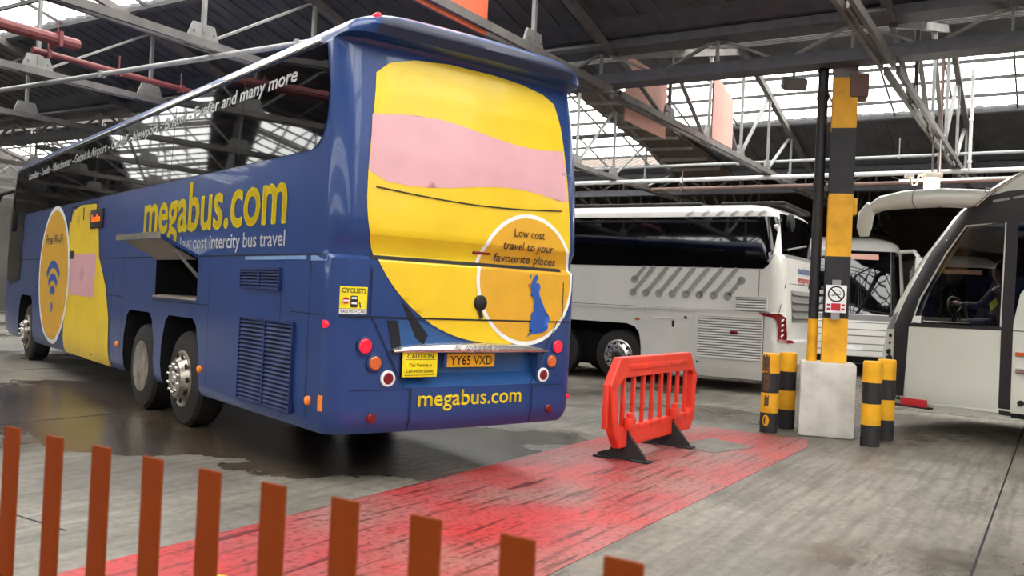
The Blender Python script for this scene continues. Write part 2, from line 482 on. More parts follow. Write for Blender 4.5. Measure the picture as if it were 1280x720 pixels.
def wheel(parent, x, y, side, style, r=0.5, w=0.30, rim=M['alloy']):
    """side -1: outer face towards -x"""
    t = MB(); s = side; rr = .295
    pr = [(rr, -w / 2), (r - .10, -w / 2), (r - .03, -w / 2 + .02), (r, -w / 2 + .06), (r, w / 2 - .06), (r - .03, w / 2 - .02), (r - .10, w / 2), (rr + .02, w / 2), (rr, w / 2 - .02), (rr, -w / 2)]
    t.lathe([(a, b * -s) for a, b in pr][:-1] + [(rr, -w / 2 * -s)], 40, 'x', (x, y, r))
    o = t.build('wheel', M['tyre'], parent)
    f = x + s * w / 2
    m = MB()
    if style == 'deep':
        m.lathe([(rr + .005, s * .005), (rr - .02, s * .0), (rr - .035, -s * .05), (rr - .06, -s * .12), (.14, -s * .16), (.12, -s * .10), (.001, -s * .10)], 40, 'x', (f, y, r))
        for k in range(10):
            a = 2 * math.pi * k / 10; m.lathe([(.016, -s * .17), (.016, -s * .12), (.001, -s * .12)], 8, 'x', (f, y + .17 * math.cos(a), r + .17 * math.sin(a)))
        m.build('rim', rim, o)
    else:
        m.lathe([(rr + .005, s * .005), (rr - .015, s * .012), (rr - .03, -s * .015), (.235, s * .015), (.19, s * .08), (.165, s * .085), (.11, s * .08), (.10, s * .05), (.001, s * .05)], 40, 'x', (f, y, r))
        m.build('rim', rim, o)
        h = MB()
        for k in range(10):
            a = 2 * math.pi * k / 10; h.lathe([(.028, s * .0), (.028, s * .012), (.001, s * .012)], 12, 'x', (f + s * .027, y + .238 * math.cos(a), r + .238 * math.sin(a)))
        h.build('rim_hole', M['void'], o)
        h = MB()
        for k in range(10):
            a = 2 * math.pi * k / 10 + .3; h.lathe([(.018, s * .07), (.018, s * .105), (.012, s * .115), (.001, s * .115)], 8, 'x', (f, y + .145 * math.cos(a), r + .145 * math.sin(a)))
        h.lathe([(.085, s * .04), (.08, s * .09), (.06, s * .11), (.001, s * .11)], 20, 'x', (f, y, r))
        h.build('hub', M['darkgrey'] if rim is M['steel'] else M['steel'], o)
    return o


def louvre(fn_box, name, m, parent, a0, a1, z0, z1, n, d=.02, cols=1):
    """a vent: frame, dark back and sloping blades, in side coordinates (y, z) with x given by fn_box"""
    mb = MB(); x = fn_box
    mb.bar((x, a0, z0), (x, a1, z0), .03, .02).bar((x, a0, z1), (x, a1, z1), .03, .02).bar((x, a0, z0), (x, a0, z1), .03, .02).bar((x, a1, z0), (x, a1, z1), .03, .02)
    for c in range(1, cols): yy = a0 + (a1 - a0) * c / cols; mb.bar((x, yy, z0), (x, yy, z1), .03, .035)
    for i in range(n):
        z = z0 + (z1 - z0) * (i + .5) / n; h = (z1 - z0) / n * .34
        mb.add([(x + .012, a0, z + h), (x + .012, a1, z + h), (x - d, a1, z - h), (x - d, a0, z - h), (x + .012, a0, z + h - .008), (x + .012, a1, z + h - .008), (x - d, a1, z - h - .008), (x - d, a0, z - h - .008)],
               [[0, 1, 2, 3], [4, 7, 6, 5], [0, 4, 5, 1], [2, 6, 7, 3], [1, 5, 6, 2], [0, 3, 7, 4]])
    o = mb.build(name, m, parent, smooth=0)
    return o


# ================================================================== THE SETTING
U0, U1, V0, V1 = -24.6, 35.35, -26.0, 36.0
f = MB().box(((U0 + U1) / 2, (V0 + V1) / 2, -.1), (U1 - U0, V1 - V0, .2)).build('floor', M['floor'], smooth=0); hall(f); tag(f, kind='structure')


def wallbox(name, u0, u1, v0, v1, z1, m):
    o = MB().box(((u0 + u1) / 2, (v0 + v1) / 2, z1 / 2), (abs(u1 - u0), abs(v1 - v0), z1)).build(name, m, smooth=0); hall(o); tag(o, kind='structure'); return o


wallbox('wall_far', U1, U1 + .3, V0, V1, 5.25, M['brick'])
wallbox('wall_back', U0 - .3, U0, V0, V1, 5.25, M['wall'])
wallbox('wall_right', U0, U1, V0 - .3, V0, 5.25, M['wall'])
wallbox('wall_left', U0, U1, V1, V1 + .3, 5.25, M['wall'])
for k, nm in enumerate(('wall_left_gable', 'wall_right_gable')):
    g = MB()
    for b in range(5):
        a = VALLEY - 3 * BAY + b * BAY; g.prism([(a, VZ), (a + BAY, VZ), (a + BAY / 2, VZ + SLOPE * BAY / 2 + .05)], 'y', (V1, V0 - .3)[k], (V1 + .3, V0)[k])
    tag(hall(g.build(nm, M['wall'], smooth=0)), kind='structure')


def zr(b, du):
    return VZ + SLOPE * min(du, BAY - du)


# roofing: sloping sheets with the glazed bands left open, the sheets corrugated along the slope
GL0, GL1 = 2.65, 5.35          # glazing, measured across from each valley


def sheet(mb, b, d0, d1, v0, v1, corr=True):
    """a strip of roof of bay b between d0 and d1 across, v0 to v1 along"""
    a = VALLEY + (b - 1) * BAY; n = max(1, int((v1 - v0) / .15)) if corr else 1
    for k in range(n):
        va = v0 + (v1 - v0) * k / n; vb = v0 + (v1 - v0) * (k + 1) / n; zz = (.018 if k % 2 else 0) if corr else 0
        P = [(a + d, v, zr(b, d) + zz + t) for t in (0, .06) for d, v in ((d0, va), (d1, va), (d1, vb), (d0, vb))]
        mb.add(P, [[3, 2, 1, 0], [4, 5, 6, 7], [0, 1, 5, 4], [1, 2, 6, 5], [2, 3, 7, 6], [3, 0, 4, 7]])


def win_band(idx, b, d0, d1, v0, v1, poly=None):
    """a patent-glazed band with its bars"""
    a = VALLEY + (b - 1) * BAY
    pts = poly or [(d0, v0), (d1, v0), (d1, v1), (d0, v1)]
    w = MB(); w.add([(a + d, v, zr(b, d) + .01) for d, v in pts], [list(range(len(pts)))])
    o = hall(w.build('window_%d' % idx, M['skyglass'], smooth=0, fix=False)); tag(o, kind='structure')
    bars = MB(); n = 4
    for k in range(n + 1):
        d = d0 + (d1 - d0) * k / n; bars.bar((a + d, v0, zr(b, d) - .04), (a + d, v1, zr(b, d) - .04), .05, .06)
    nv = int((v1 - v0) / 1.15)
    for k in range(nv + 1):
        v = v0 + (v1 - v0) * k / nv; bars.bar((a + d0, v, zr(b, d0) - .0), (a + d1, v, zr(b, d1) - .0), .03, .05)
    bo = bars.build('glazing_bar', M['bar'], o, smooth=0)
    return o


ceil = MB(); ceilb = MB(); idx = 1
VS = 8.6                        # bay 2: the sheeting under the glass stops here and a slanting boarded strip crosses
for b in (-2, -1, 0, 1, 2):
    tgt = ceilb if b == 2 else ceil
    if b == 2:
        sheet(tgt, b, 0, BAY / 2, V0, V1); sheet(tgt, b, BAY / 2, BAY, V0, V1); continue
    if b == 0: sheet(tgt, b, GL0, GL1, 12, 22)  # sheet added over unseen glass to darken the blue coach's window reflections
    sheet(tgt, b, 0, GL0, V0, V1); sheet(tgt, b, GL1, BAY / 2, V0, V1); sheet(tgt, b, BAY / 2, BAY - GL1, V0, V1)
    if b == 1:
        sheet(tgt, b, BAY - GL0, BAY, V0, VS); sheet(tgt, b, BAY - GL0, BAY, 20, V1)
    else:
        sheet(tgt, b, BAY - GL0, BAY, V0, V1)
    for va, vb in (((V0, 12), (22, V1)) if b == 0 else ((V0, V1),)): win_band(idx, b, GL0, GL1, va, vb); idx += 1
    win_band(idx, b, BAY - GL1, BAY - GL0, V0, V1); idx += 1
win_band(idx, 1, BAY - GL0, BAY, VS, 20.0); idx += 1
# slanting boarded strip
a2 = VALLEY
hipb = MB(); q = [(6.7, 10.0), (11.9, 9.05), (11.9, 7.6), (6.7, 8.9)]
hipb.add([(a2 + d, v, zr(1, d) - t) for t in (.10, .16) for d, v in q], [[0, 1, 2, 3], [7, 6, 5, 4], [0, 4, 5, 1], [1, 5, 6, 2], [2, 6, 7, 3], [3, 7, 4, 0]])
tag(hall(hipb.build('ceiling_boarding', M['roofbrown'], smooth=0)), kind='structure')
hip = MB()
for k in range(9):
    t = k / 8; hip.bar((a2 + 6.7 + 5.2 * t, 9.95 - .95 * t, zr(1, 6.7 + 5.2 * t) - .2), (a2 + 6.9 + 5.0 * t, 8.9 - 1.25 * t, zr(1, 6.9 + 5 * t) - .2), .06, .08)
tag(hall(hip.build('ceiling_joists', M['trussd'], smooth=0)), kind='structure')
for nm, mb, m in (('ceiling', ceil, M['roof']), ('ceiling_far', ceilb, M['roofbrown'])):
    tag(hall(mb.build(nm, m, smooth=0)), kind='structure')
# eaves strips hiding the corrugation ends under each glazed band
n = 1
for b in (0, 1):
    a = VALLEY + (b - 1) * BAY
    e = MB().bar((a + BAY - GL0 + .05, V0, zr(b, BAY - GL0) - .04), (a + BAY - GL0 + .05, V1, zr(b, BAY - GL0) - .04), .10, .10)
    tag(hall(e.build('trim_%d' % n, M['girder'], smooth=0)), kind='structure'); n += 1

# valley girders: lattice of two chords and pale web members, gutter on top
for g_i, uu in enumerate((VALLEY - BAY, VALLEY, VALLEY + BAY)):
    root = thing('valley_girder', ('grey lattice girder along the roof valley behind the camera', 'big grey lattice girder carried by the black and yellow column', 'far lattice girder along the valley beyond the white coaches')[g_i], 'girder', (0, 0, 0), HALL, kind='structure')
    c = MB()
    c.box((uu, (V0 + V1) / 2, 4.66), (.34, V1 - V0, .12)).box((uu, (V0 + V1) / 2, 4.74), (.08, V1 - V0, .10)); c.build('bottom_chord', M['girder'], root, smooth=0)
    c = MB().box((uu, (V0 + V1) / 2, 5.15), (.40, V1 - V0, .12)); c.build('top_chord', M['girder'], root, smooth=0)
    c = MB(); v = 2.3 - 1.725 * 16
    k = 0
    while v < V1 - 1:
        if v > V0:
            c.bar((uu, v, 4.7), (uu, v, 5.12), .06, .03); c.bar((uu + .03, v, 5.12), (uu + .03, v + .86, 4.72), .06, .03); c.bar((uu + .03, v + .86, 4.72), (uu + .03, v + 1.725, 5.12), .06, .03)
        v += 1.725
    c.build('web_member', M['trussw'] if g_i < 2 else M['trussd'], root, smooth=0)
    c = MB().prism([(uu - .6, VZ + .17), (uu - .3, VZ + .02), (uu + .3, VZ + .02), (uu + .6, VZ + .17), (uu + .6, VZ + .2), (uu - .6, VZ + .2)], 'y', V0, V1); c.build('gutter', M['girder'], root, smooth=0)


# roof trusses
def truss_proto():
    root = thing('roof_truss', 'steel roof truss', 'truss', (0, 0, 0), HALL, kind='structure')
    CH = 4.52; c = MB()
    for s_ in (-.07, .07): c.bar((.15, s_, CH), (BAY - .15, s_, CH), .05, .10)
    c.build('bottom_chord', M['trussd'], root, smooth=0)
    c = MB()
    for a, b_ in ((.1, BAY / 2), (BAY / 2, BAY - .1)):
        c.bar((a, 0, zr(0, a) - .14), (b_, 0, zr(0, b_) - .14), .10, .12)
    c.build('rafter', M['trussd'], root, smooth=0)
    pp = [0.3, 2.2, 4.1, 6, 7.9, 9.8, 11.7]
    for k in range(1, 6):
        x = pp[k]; w = MB().bar((x, 0, CH), (x, 0, zr(0, x) - .15), .05, .05); w.build('post', M['trussw'], root, smooth=0)
    for a, b_ in ((1, 0), (2, 1), (3, 2), (3, 4), (4, 5), (5, 6)):
        w = MB().bar((pp[a], .04, CH), (pp[b_] if b_ not in (0, 6) else pp[b_], .04, zr(0, pp[b_]) - .15), .07, .03); w.build('diagonal', M['trussw'], root, smooth=0)
    for k in range(1, 6):
        x = pp[k]; g = MB().prism([(x - .28, CH - .04), (x + .28, CH - .04), (x + .16, CH + .26), (x - .16, CH + .26)], 'y', -.015, .015)
        for i in (-.15, 0, .15):
            for j in (.05, .15): g.lathe([(.016, -.035), (.016, .035)], 6, 'y', (x + i, 0, CH + j))
        g.build('gusset_plate', M['trussw'], root, smooth=0)
    return root


tp = truss_proto(); first = True
for b in (0, 1, 2):
    for k in range(-4 if b > 0 else -1, 10):
        o = tp if first else copy_tree(tp); first = False
        v = 1.86 + 3.72 * k; o.location = hp(VALLEY + (b - 1) * BAY, v)
        o['label'] = 'steel roof truss spanning the %s bay of the garage' % ('nearest', 'middle', 'farthest')[b]; o['group'] = 'roof trusses of bay %s' % 'abcd'[b]

# floor paint
rp = MB().prism([(-3, 2.33), (10.2, 2.36), (10.75, 2.5), (10.8, 4.1), (9.6, 4.32), (-3, 4.27)], 'z', 0.0, .004).build('floor_marking', M['redfloor'], smooth=0)
tag(hall(rp), 'worn red painted walkway strip across the concrete floor', None, kind='structure')
mh = MB().prism([(9.08, 3.55), (9.92, 3.37), (9.63, 2.79), (8.91, 3.01)], 'z', .004, .008).build('floor_patch', M['floor'], smooth=0)
tag(hall(mh), 'bare grey concrete patch in the red walkway', None, kind='structure')
js = MB()
for v in (-5.5, 0.4, 9.0, 14.0): js.box((4, v, .001), (40, .015, .003))
for u in (-4, 3.1, 15.5, 21): js.box((u, 8 if u > 10 else 12, .001), (.015, 36 if u > 10 else 14, .003))
tag(hall(js.build('floor_joints', M['seam'], smooth=0)), kind='structure')


# ================================================================== BLUE COACH
def blue_bus():
    L = 14.2
    B = Body(W=[(.34, 1.20), (.45, 1.25), (.6, 1.27), (1.8, 1.275), (2.6, 1.27), (3.46, 1.235), (3.54, 1.215), (3.62, 1.15), (3.68, 1.03), (3.72, .86)],
             yr=[(.34, .10), (.43, .03), (.5, 0), (1.3, 0), (1.76, .005), (1.79, .055), (1.84, .05), (1.90, .03), (1.96, 0), (2.1, 0), (2.6, .015), (3.1, .06), (3.46, .13), (3.49, .10), (3.51, -.03), (3.58, -.07), (3.66, -.05), (3.70, .02), (3.72, .12)],
             yf=[(.34, 14.0), (.5, 14.15), (1.3, 14.2), (2.6, 14.15), (3.46, 13.95), (3.6, 13.7), (3.72, 13.2)],
             rr=[(.34, .16), (1.8, .15), (2.6, .18), (3.46, .2), (3.72, .25)], rf=[(.34, .45), (3.72, .55)], crown=.06, fcrown=.2)
    root = thing('coach', 'long dark blue three-axle coach with yellow megabus.com lettering and an open side hatch', 'coach', (-.333, 7.406, 0), R(38.85))
    zs = [.34, .40, .45, .5, .6, .9, 1.3, 1.55, 1.76, 1.79, 1.84, 1.90, 1.96, 2.1, 2.35, 2.6, 2.85, 3.1, 3.3, 3.46, 3.49, 3.51, 3.54, 3.58, 3.62, 3.66, 3.68, 3.70, 3.72]
    body = B.mesh(zs, 'body', [M['blue']], root, rise=lambda y: max(0, .07 * (1 - y / 1.2)))
    cs = []
    for yc, hw, top in ((3.44, .61, 1.15), (4.90, .62, 1.15), (11.68, .64, 1.15)):
        for x0, x1 in ((-1.6, -.75), (.75, 1.6)): cs.append(cutter(MB().prism(arch_poly(yc, hw, top), 'x', x0, x1), M['void']))
    cs.append(cutter(MB().box((-.98, 3.65, 1.565), (.9, 1.36, .43)), M['void']))          # luggage bay
    cs.append(cutter(MB().prism([(-.3, .76), (.02, .76), (.13, .86), (.13, 1.04), (-.3, 1.04)], 'x', -.66, .78), M['blue2']))   # number plate recess; light caught in its hollow is painted as paler blue
    cut(body, cs)
    LW, RR = B.leftw, B.rear
    # --- glass
    pts = [(.52, 2.62), (12.2, 2.62), (12.35, 1.42), (13.35, 1.30), (13.62, 1.5), (13.7, 2.6), (13.55, 3.30), (13.2, 3.46), (.40, 3.465), (.29, 3.1), (.29, 2.85), (.34, 2.72), (.42, 2.65)]
    decal([pts], LW(.006), 'side_window', M['darkglass'], root, grid=.25)
    mb = MB()
    for y in (2.05, 4.0, 6.2, 8.3, 10.3, 12.2): mb.add([LW(.0075)(y + d, z) for z in (2.63, 3.45) for d in (-.006, .006)], [[0, 1, 3, 2]])
    mb.build('window_joint', M['seam'], root, smooth=0)
    decal([[(-1.0, 1.3), (1.0, 1.3), (1.0, 3.4), (-1.0, 3.4)]], B.front(.006), 'windscreen', M['darkglass'], root, grid=.3)
    decal([[(y, z) for y, z in ((.4, 2.62), (13.5, 2.62), (13.3, 3.46), (.4, 3.46))]], lambda y, z: (-LW(.006)(y, z)[0], y, z), 'side_window', M['darkglass'], root, grid=.4)
    # roof gutter rail (the bright line along the cantrail)
    mb = MB(); mb.tube([(-B.g('W', 3.50) - .012, y, 3.50) for y in (.5, 4, 8, 12, 13.2)], .018, 8); mb.build('gutter_rail', M['steel'], root)
    mb = MB()
    for y0, y1 in ((4.3, 6.2), (6.8, 8.2)): mb.box((-.45, (y0 + y1) / 2, 3.74), (.8, y1 - y0, .10), .04)
    mb.build('roof_pod', M['steel'], root)
    ZC = (1.3, 1.76, 1.79, 1.84, 1.90, 1.96, 2.1, 2.6, 3.1)
    # --- rear livery: plain colour fields
    yel = [(-.93, 3.44), (.88, 3.44), (1.0, 3.1), (1.07, 2.6), (1.12, 2.2), (1.14, 1.75), (1.1, 1.5), (1.0, 1.3), (.8, 1.16), (.5, 1.11), (.1, 1.12), (-.2, 1.18), (-.5, 1.32), (-.76, 1.55), (-.94, 1.82), (-1.02, 2.1), (-1.02, 2.5), (-.98, 2.9)]
    for _ in range(2): yel = [(a[0] * t + b[0] * (1 - t), a[1] * t + b[1] * (1 - t)) for a, b in zip(yel, yel[1:] + yel[:1]) for t in (.75, .25)]
    decal([yel], RR(.004), 'yellow_field', M['yellow'], root, grid=.07, zc=ZC)
    pk = [(-.99 + .2 * i, 2.90 + .05 * math.sin(i * .6)) for i in range(11)] + [(1.075, 2.42)] + [(.95 - .2 * i, 2.42 + .05 * math.sin(i * .6)) for i in range(10)] + [(-1.01, 2.45)]
    decal([pk], RR(.0065), 'pink_band', M['pink'], root, grid=.07, zc=ZC)
    disc = decal([ell(.61, 1.68, .575, .58, 56)], RR(.008), 'route_disc', M['white'], root, grid=.06, zc=ZC)
    decal([ell(.61, 1.68, .54, .545, 56)], RR(.0095), 'disc_face', M['yellow2'], disc, grid=.06, zc=ZC)
    fn = RR(.020)
    for s_, z in (('Low cost', 2.05), ('travel to your', 1.935), ('favourite places', 1.825)):
        text(s_, fn, {'Low cost': .36, 'travel to your': .60, 'favourite places': .74}[s_], .072, 'slogan_lettering', M['navy'], root, .60, z, .006, align='c')
    uk = [(.61, 1.17), (.66, 1.20), (.72, 1.205), (.80, 1.215), (.86, 1.235), (.875, 1.265), (.87, 1.30), (.89, 1.33), (.885, 1.36), (.84, 1.375), (.83, 1.42), (.80, 1.47), (.765, 1.53), (.745, 1.57), (.76, 1.62), (.745, 1.655), (.70, 1.66), (.735, 1.71), (.70, 1.735), (.675, 1.70), (.655, 1.67), (.64, 1.62), (.655, 1.58), (.64, 1.545), (.675, 1.53), (.695, 1.50), (.685, 1.45), (.70, 1.41), (.67, 1.395), (.655, 1.37), (.665, 1.33), (.645, 1.30), (.68, 1.28), (.70, 1.245), (.65, 1.215)]
    decal([uk, [(.63, 1.69), (.645, 1.70), (.64, 1.73), (.625, 1.72)], [(.615, 1.62), (.63, 1.63), (.63, 1.65), (.615, 1.645)]], fn, 'country_map', M['ukblue'], root, grid=.1, zc=ZC)
    decal([[(-1.02, 3.515), (1.02, 3.515), (1.0, 3.645), (-1.0, 3.645)]], RR(.004), 'spoiler_panel', M['spoiler'], root, grid=.06, zc=(3.54, 3.58, 3.62))
    # lower teal field either side of the plate recess
    decal([[(-.72, 1.30), (-.52, 1.30), (-.2, 1.16), (.1, 1.10), (.4, 1.09), (.4, 1.05), (-.66, 1.05)]], RR(.003), 'teal_field', M['blue2'], root, grid=.1)
    decal([[(-.80, 1.29), (-.70, 1.29), (-.66, 1.05), (-.74, 1.05)], [(-.69, 1.46), (-.60, 1.38), (-.42, 1.18), (-.46, 1.10), (-.54, 1.16)]], RR(.0035), 'dark_stripe', M['seam'], root, grid=.1)
    # --- panel gaps
    sm = MB()

    def seam(poly, fnn): sm.add([fnn(*p) for p in poly], [[0, 1, 2, 3]])

    def hline(fnn, a0, a1, z, w=.010):
        n_ = max(1, int((a1 - a0) / .1))
        for i in range(n_): seam([(a0 + (a1 - a0) * i / n_, z - w / 2), (a0 + (a1 - a0) * (i + 1) / n_, z - w / 2), (a0 + (a1 - a0) * (i + 1) / n_, z + w / 2), (a0 + (a1 - a0) * i / n_, z + w / 2)], fnn)

    def vline(fnn, a, z0, z1, w=.010):
        n_ = max(1, int((z1 - z0) / .1))
        for i in range(n_): seam([(a - w / 2, z0 + (z1 - z0) * i / n_), (a + w / 2, z0 + (z1 - z0) * i / n_), (a + w / 2, z0 + (z1 - z0) * (i + 1) / n_), (a - w / 2, z0 + (z1 - z0) * (i + 1) / n_)], fnn)
    rf_ = RR(.0125); lf_ = LW(.004)
    hline(rf_, -1.2, 1.2, 1.315, .014); hline(rf_, -.95, 1.04, 1.785, .03); vline(rf_, -.95, 1.32, 1.79); vline(rf_, 1.06, 1.32, 1.79)
    vline(rf_, -.56, .42, .75); vline(rf_, .72, .42, .75); hline(rf_, -1.1, -.56, .745, .006); hline(rf_, .72, 1.1, .745, .006)
    for i in range(6):
        t0, t1 = i / 6, (i + 1) / 6
        for sx in (-1, 1):
            x0, x1 = sx * (.93 - .30 * t0) + (.06 if sx > 0 else 0), sx * (.93 - .30 * t1) + (.06 if sx > 0 else 0)
            za, zb = 1.31 - .55 * t0, 1.31 - .55 * t1
            sm.add([rf_(x0 - .005, za), rf_(x0 + .005, za), rf_(x1 + .005, zb), rf_(x1 - .005, zb)], [[0, 1, 2, 3]])
    # rear window outline, a fine dark line under the top
    for i in range(16):
        t0, t1 = i / 16, (i + 1) / 16; c = lambda t: (-.95 + 1.95 * t, 2.33 - .05 * math.sin(math.pi * t))
        (x0, z0), (x1, z1) = c(t0), c(t1); sm.add([rf_(x0, z0 - .006), rf_(x1, z1 - .006), rf_(x1, z1 + .006), rf_(x0, z0 + .006)], [[0, 1, 2, 3]])
    hline(lf_, .2, 13.8, 1.785, .012); hline(lf_, .15, .75, 1.32, .008)
    for y in (.42, .95, 2.62, 5.62, 6.1, 10.9): vline(lf_, y, .42, 1.78, .008)
    for y in (7.05, 7.78, 8.55): vline(lf_, y, .42, 2.55, .016)
    hline(lf_, 7.05, 8.55, 2.55, .016); hline(lf_, 2.62, 4.4, 1.30, .008); hline(lf_, 5.62, 10.9, 1.30, .008)
    sm.build('panel_gap', M['seam'], root, smooth=0)
    lb = MB(); lb.add([LW(.005)(*p) for p in ((.16, 1.735), (.42, 1.735), (.42, 1.775), (.16, 1.775))], [[0, 1, 2, 3]]); lb.add([LW(.005)(*p) for p in ((.5, 1.745), (1.75, 1.745), (1.75, 1.775), (.5, 1.775))], [[0, 1, 2, 3]])
    lb.build('belt_highlight', M['lightblue'], root, smooth=0)  # highlight along the belt edge, laid on as pale blue colour
    # --- side livery
    side = lambda o: (lambda a, z: LW(o)(-a, z))
    text('megabus.com', side(.006), 3.95, .335, 'brand_lettering', M['letteryellow'], root, -4.87, 2.06, .018, ref='x')
    text('low cost intercity bus travel', side(.006), 2.62, .135, 'slogan_lettering', M['white'], root, -3.54, 1.86, .012)
    text('London - Leeds - Manchester - Gatwick Airport - Cardiff - Newport - Bristol - Exeter and many more', side(.010), 11.2, .125, 'route_lettering', M['white'], root, -12.1, 3.24, .016, shear=.12)
    wd = decal([ell(9.55, 1.53, 1.08, 1.10, 56)], LW(.0075), 'wifi_disc', M['white'], root, grid=.15, zc=(.45, .6, 1.8, 2.6))
    decal([ell(9.55, 1.53, 1.0, 1.03, 56)], LW(.009), 'disc_face', M['yellow2'], wd, grid=.15, zc=(.6, 1.8))
    text('Free Wi-Fi', side(.0115), 1.15, .16, 'slogan_lettering', M['navy'], root, -9.58, 2.02, .008, align='c')
    arcs = []
    for r_ in (.22, .42, .62): arcs.append(ell(9.55, 1.08, r_ + .06, r_ + .06, 20, 45, 135) + ell(9.55, 1.08, r_ - .06, r_ - .06, 20, 135, 45))
    arcs.append(ell(9.55, 1.02, .07, .09, 20))
    decal(arcs, LW(.0115), 'wifi_symbol', M['ukblue'], root, grid=0)
    decal([[(6.15, .37), (8.7, .37), (8.7, 1.6), (8.62, 2.3), (8.4, 2.5), (7.9, 2.56), (7.1, 2.54), (6.95, 2.3), (6.8, 1.8), (6.4, 1.4), (6.2, 1.0)]], LW(.0065), 'yellow_field', M['yellow'], root, grid=.15, zc=(.45, .6, 1.8, 2.6))
    decal([[(7.0, 1.25), (8.45, 1.25), (8.5, 1.85), (6.95, 1.85)]], LW(.0078), 'pink_band', M['pink'], root, grid=.15, zc=(1.8,))
    # door window strips over the yellow
    db = MB()
    for y0, y1, z0, z1 in ((7.75, 7.81, .45, 2.52), (8.2, 8.5, 1.78, 1.9), (8.50, 8.55, .45, 2.52), (7.02, 7.07, .45, 2.5)): db.add([LW(.0095)(*p) for p in ((y0, z0), (y1, z0), (y1, z1), (y0, z1))], [[0, 1, 2, 3]])
    db.build('door_edge', M['seam'], root, smooth=0)
    ds = MB(); ds.box((-1.285, 7.0, 2.33), (.03, .62, .26), .01); dd = ds.build('destination_display', M['black'], root)
    text('London', lambda a, z: (-1.303, -a, z), .42, .09, 'led_lettering', M['led'], dd, -7.0, 2.29, .01, align='c')
    # --- hatch
    hb = MB(); e, h = .40, .20; x0 = -1.28
    hb.add([(x0, 2.97, 1.80), (x0, 4.33, 1.80), (x0 - e, 4.33, 1.80 + h), (x0 - e, 2.97, 1.80 + h), (x0 + .02, 2.97, 1.76), (x0 + .02, 4.33, 1.76), (x0 - e + .0, 4.33, 1.76 + h), (x0 - e, 2.97, 1.76 + h)],
           [[0, 1, 2, 3], [7, 6, 5, 4], [0, 4, 5, 1], [1, 5, 6, 2], [2, 6, 7, 3], [3, 7, 4, 0]])
    hd = hb.build('hatch_door', M['blue'], root, smooth=0)
    li = MB(); li.add([(x0 - .0, 3.02, 1.752), (x0, 4.28, 1.752), (x0 - e + .03, 4.28, 1.745 + h), (x0 - e + .03, 3.02, 1.745 + h)], [[0, 1, 2, 3]]); li.build('lining', M['panelgrey'], hd, smooth=0)
    li = MB(); li.bar((x0 - e - .01, 2.95, 1.77 + h), (x0 - e - .01, 4.35, 1.77 + h), .05, .06); li.build('lip', M['steel'], hd, smooth=0)
    st = MB(); st.tube([(x0 - .25, 3.02, 1.87), (x0 + .10, 3.02, 1.50)], .018, 8); st.build('gas_strut', M['greypl'], root)
    bl = MB(); bl.bar((x0 - .01, 2.97, 1.345), (x0 - .01, 4.33, 1.345), .02, .02); bl.bar((x0 + .2, 3.0, 1.36), (x0 + .2, 4.3, 1.36), .35, .01); bl.build('bay_sill', M['panelgrey'], root, smooth=0)
    # --- vents
    for y0, y1, z0, z1, n_ in ((.97, 1.80, 1.50, 1.665, 6), (.66, 1.76, .50, 1.225, 20)):
        bk = MB().box((-1.272, (y0 + y1) / 2, (z0 + z1) / 2), (.02, y1 - y0, z1 - z0)); bo = bk.build('vent_grille', M['seam'], root, smooth=0)
        louvre(-1.285, 'louvre_blade', M['grille'], bo, y0, y1, z0, z1, n_, d=.012, cols=2)
    # --- wheels
    for s_ in (-1, 1):
        wheel(root, s_ * 1.06, 3.44, s_, 'hub', .5, .32); wheel(root, s_ * 1.06, 4.90, s_, 'deep', .5, .32); wheel(root, s_ * 1.06, 11.68, s_, 'hub', .5, .32)

    # --- lamps
    def lamp(x, z, r_, m, ring=None, name='tail_lamp', d=.025):
        y = B.ry(x, z); o_ = MB().lathe([(r_, .02), (r_, -d * .6), (r_ * .8, -d), (.001, -d)], 24, 'y', (x, y, z)).build(name, m, root)
        if ring: MB().lathe([(r_ + .018, .02), (r_ + .018, -d * .5), (r_ * 1.02, -d * .7), (r_ * .98, 0)], 24, 'y', (x, y, z)).build('lamp_ring', ring, o_)
        return o_
    for s_ in (-1, 1):
        lamp(s_ * 1.0 + .02, 1.09, .056, M['redlens'], M['grille'])
        lamp(s_ * .92 + .03, .955, .056, M['orangelens'], M['grille'], 'indicator_lamp')
        lamp(s_ * .81 + .04, .835, .046, M['reddark'], M['white'], 'reverse_lamp')
        lamp(s_ * .92 + .02, .525, .038, M['reddark'], None, 'reflector')
    for x in (-1.0, 1.08):
        MB().lathe([(.028, .03), (.028, -.02), (.001, -.03)], 14, 'y', (x, B.ry(x, 3.66), 3.655)).build('marker_lamp', M['redlens'], root)
    MB().lathe([(.03, .03), (.03, -.02), (.001, -.03)], 14, 'x', (-1.258, .15, 1.25)).build('marker_lamp', M['redlens'], root)
    MB().lathe([(.022, -.02), (.022, .02), (.001, .03)], 14, 'x', (1.22, .1, .62)).build('marker_lamp', M['redlens'], root)
    for y, z in ((.36, .64), (2.78, .66), (5.75, .70), (9.0, .74)): MB().lathe([(.04, .02), (.035, -.02), (.001, -.035)], 14, 'x', (-1.272, y, z)).build('side_marker', M['orangelit'], root)
    MB().box((-1.268, .17, .64), (.02, .05, .12), .006).build('side_reflector', M['orangelit'], root)
    # --- silver badge bar
    bp = [(-.77, 1.055), (.86, 1.05)] + [(.86 - 1.63 * i / 16, 1.075 + .055 * math.sin(math.pi * i / 16) ** .6) for i in range(17)]
    bd = MB()
    N = 20
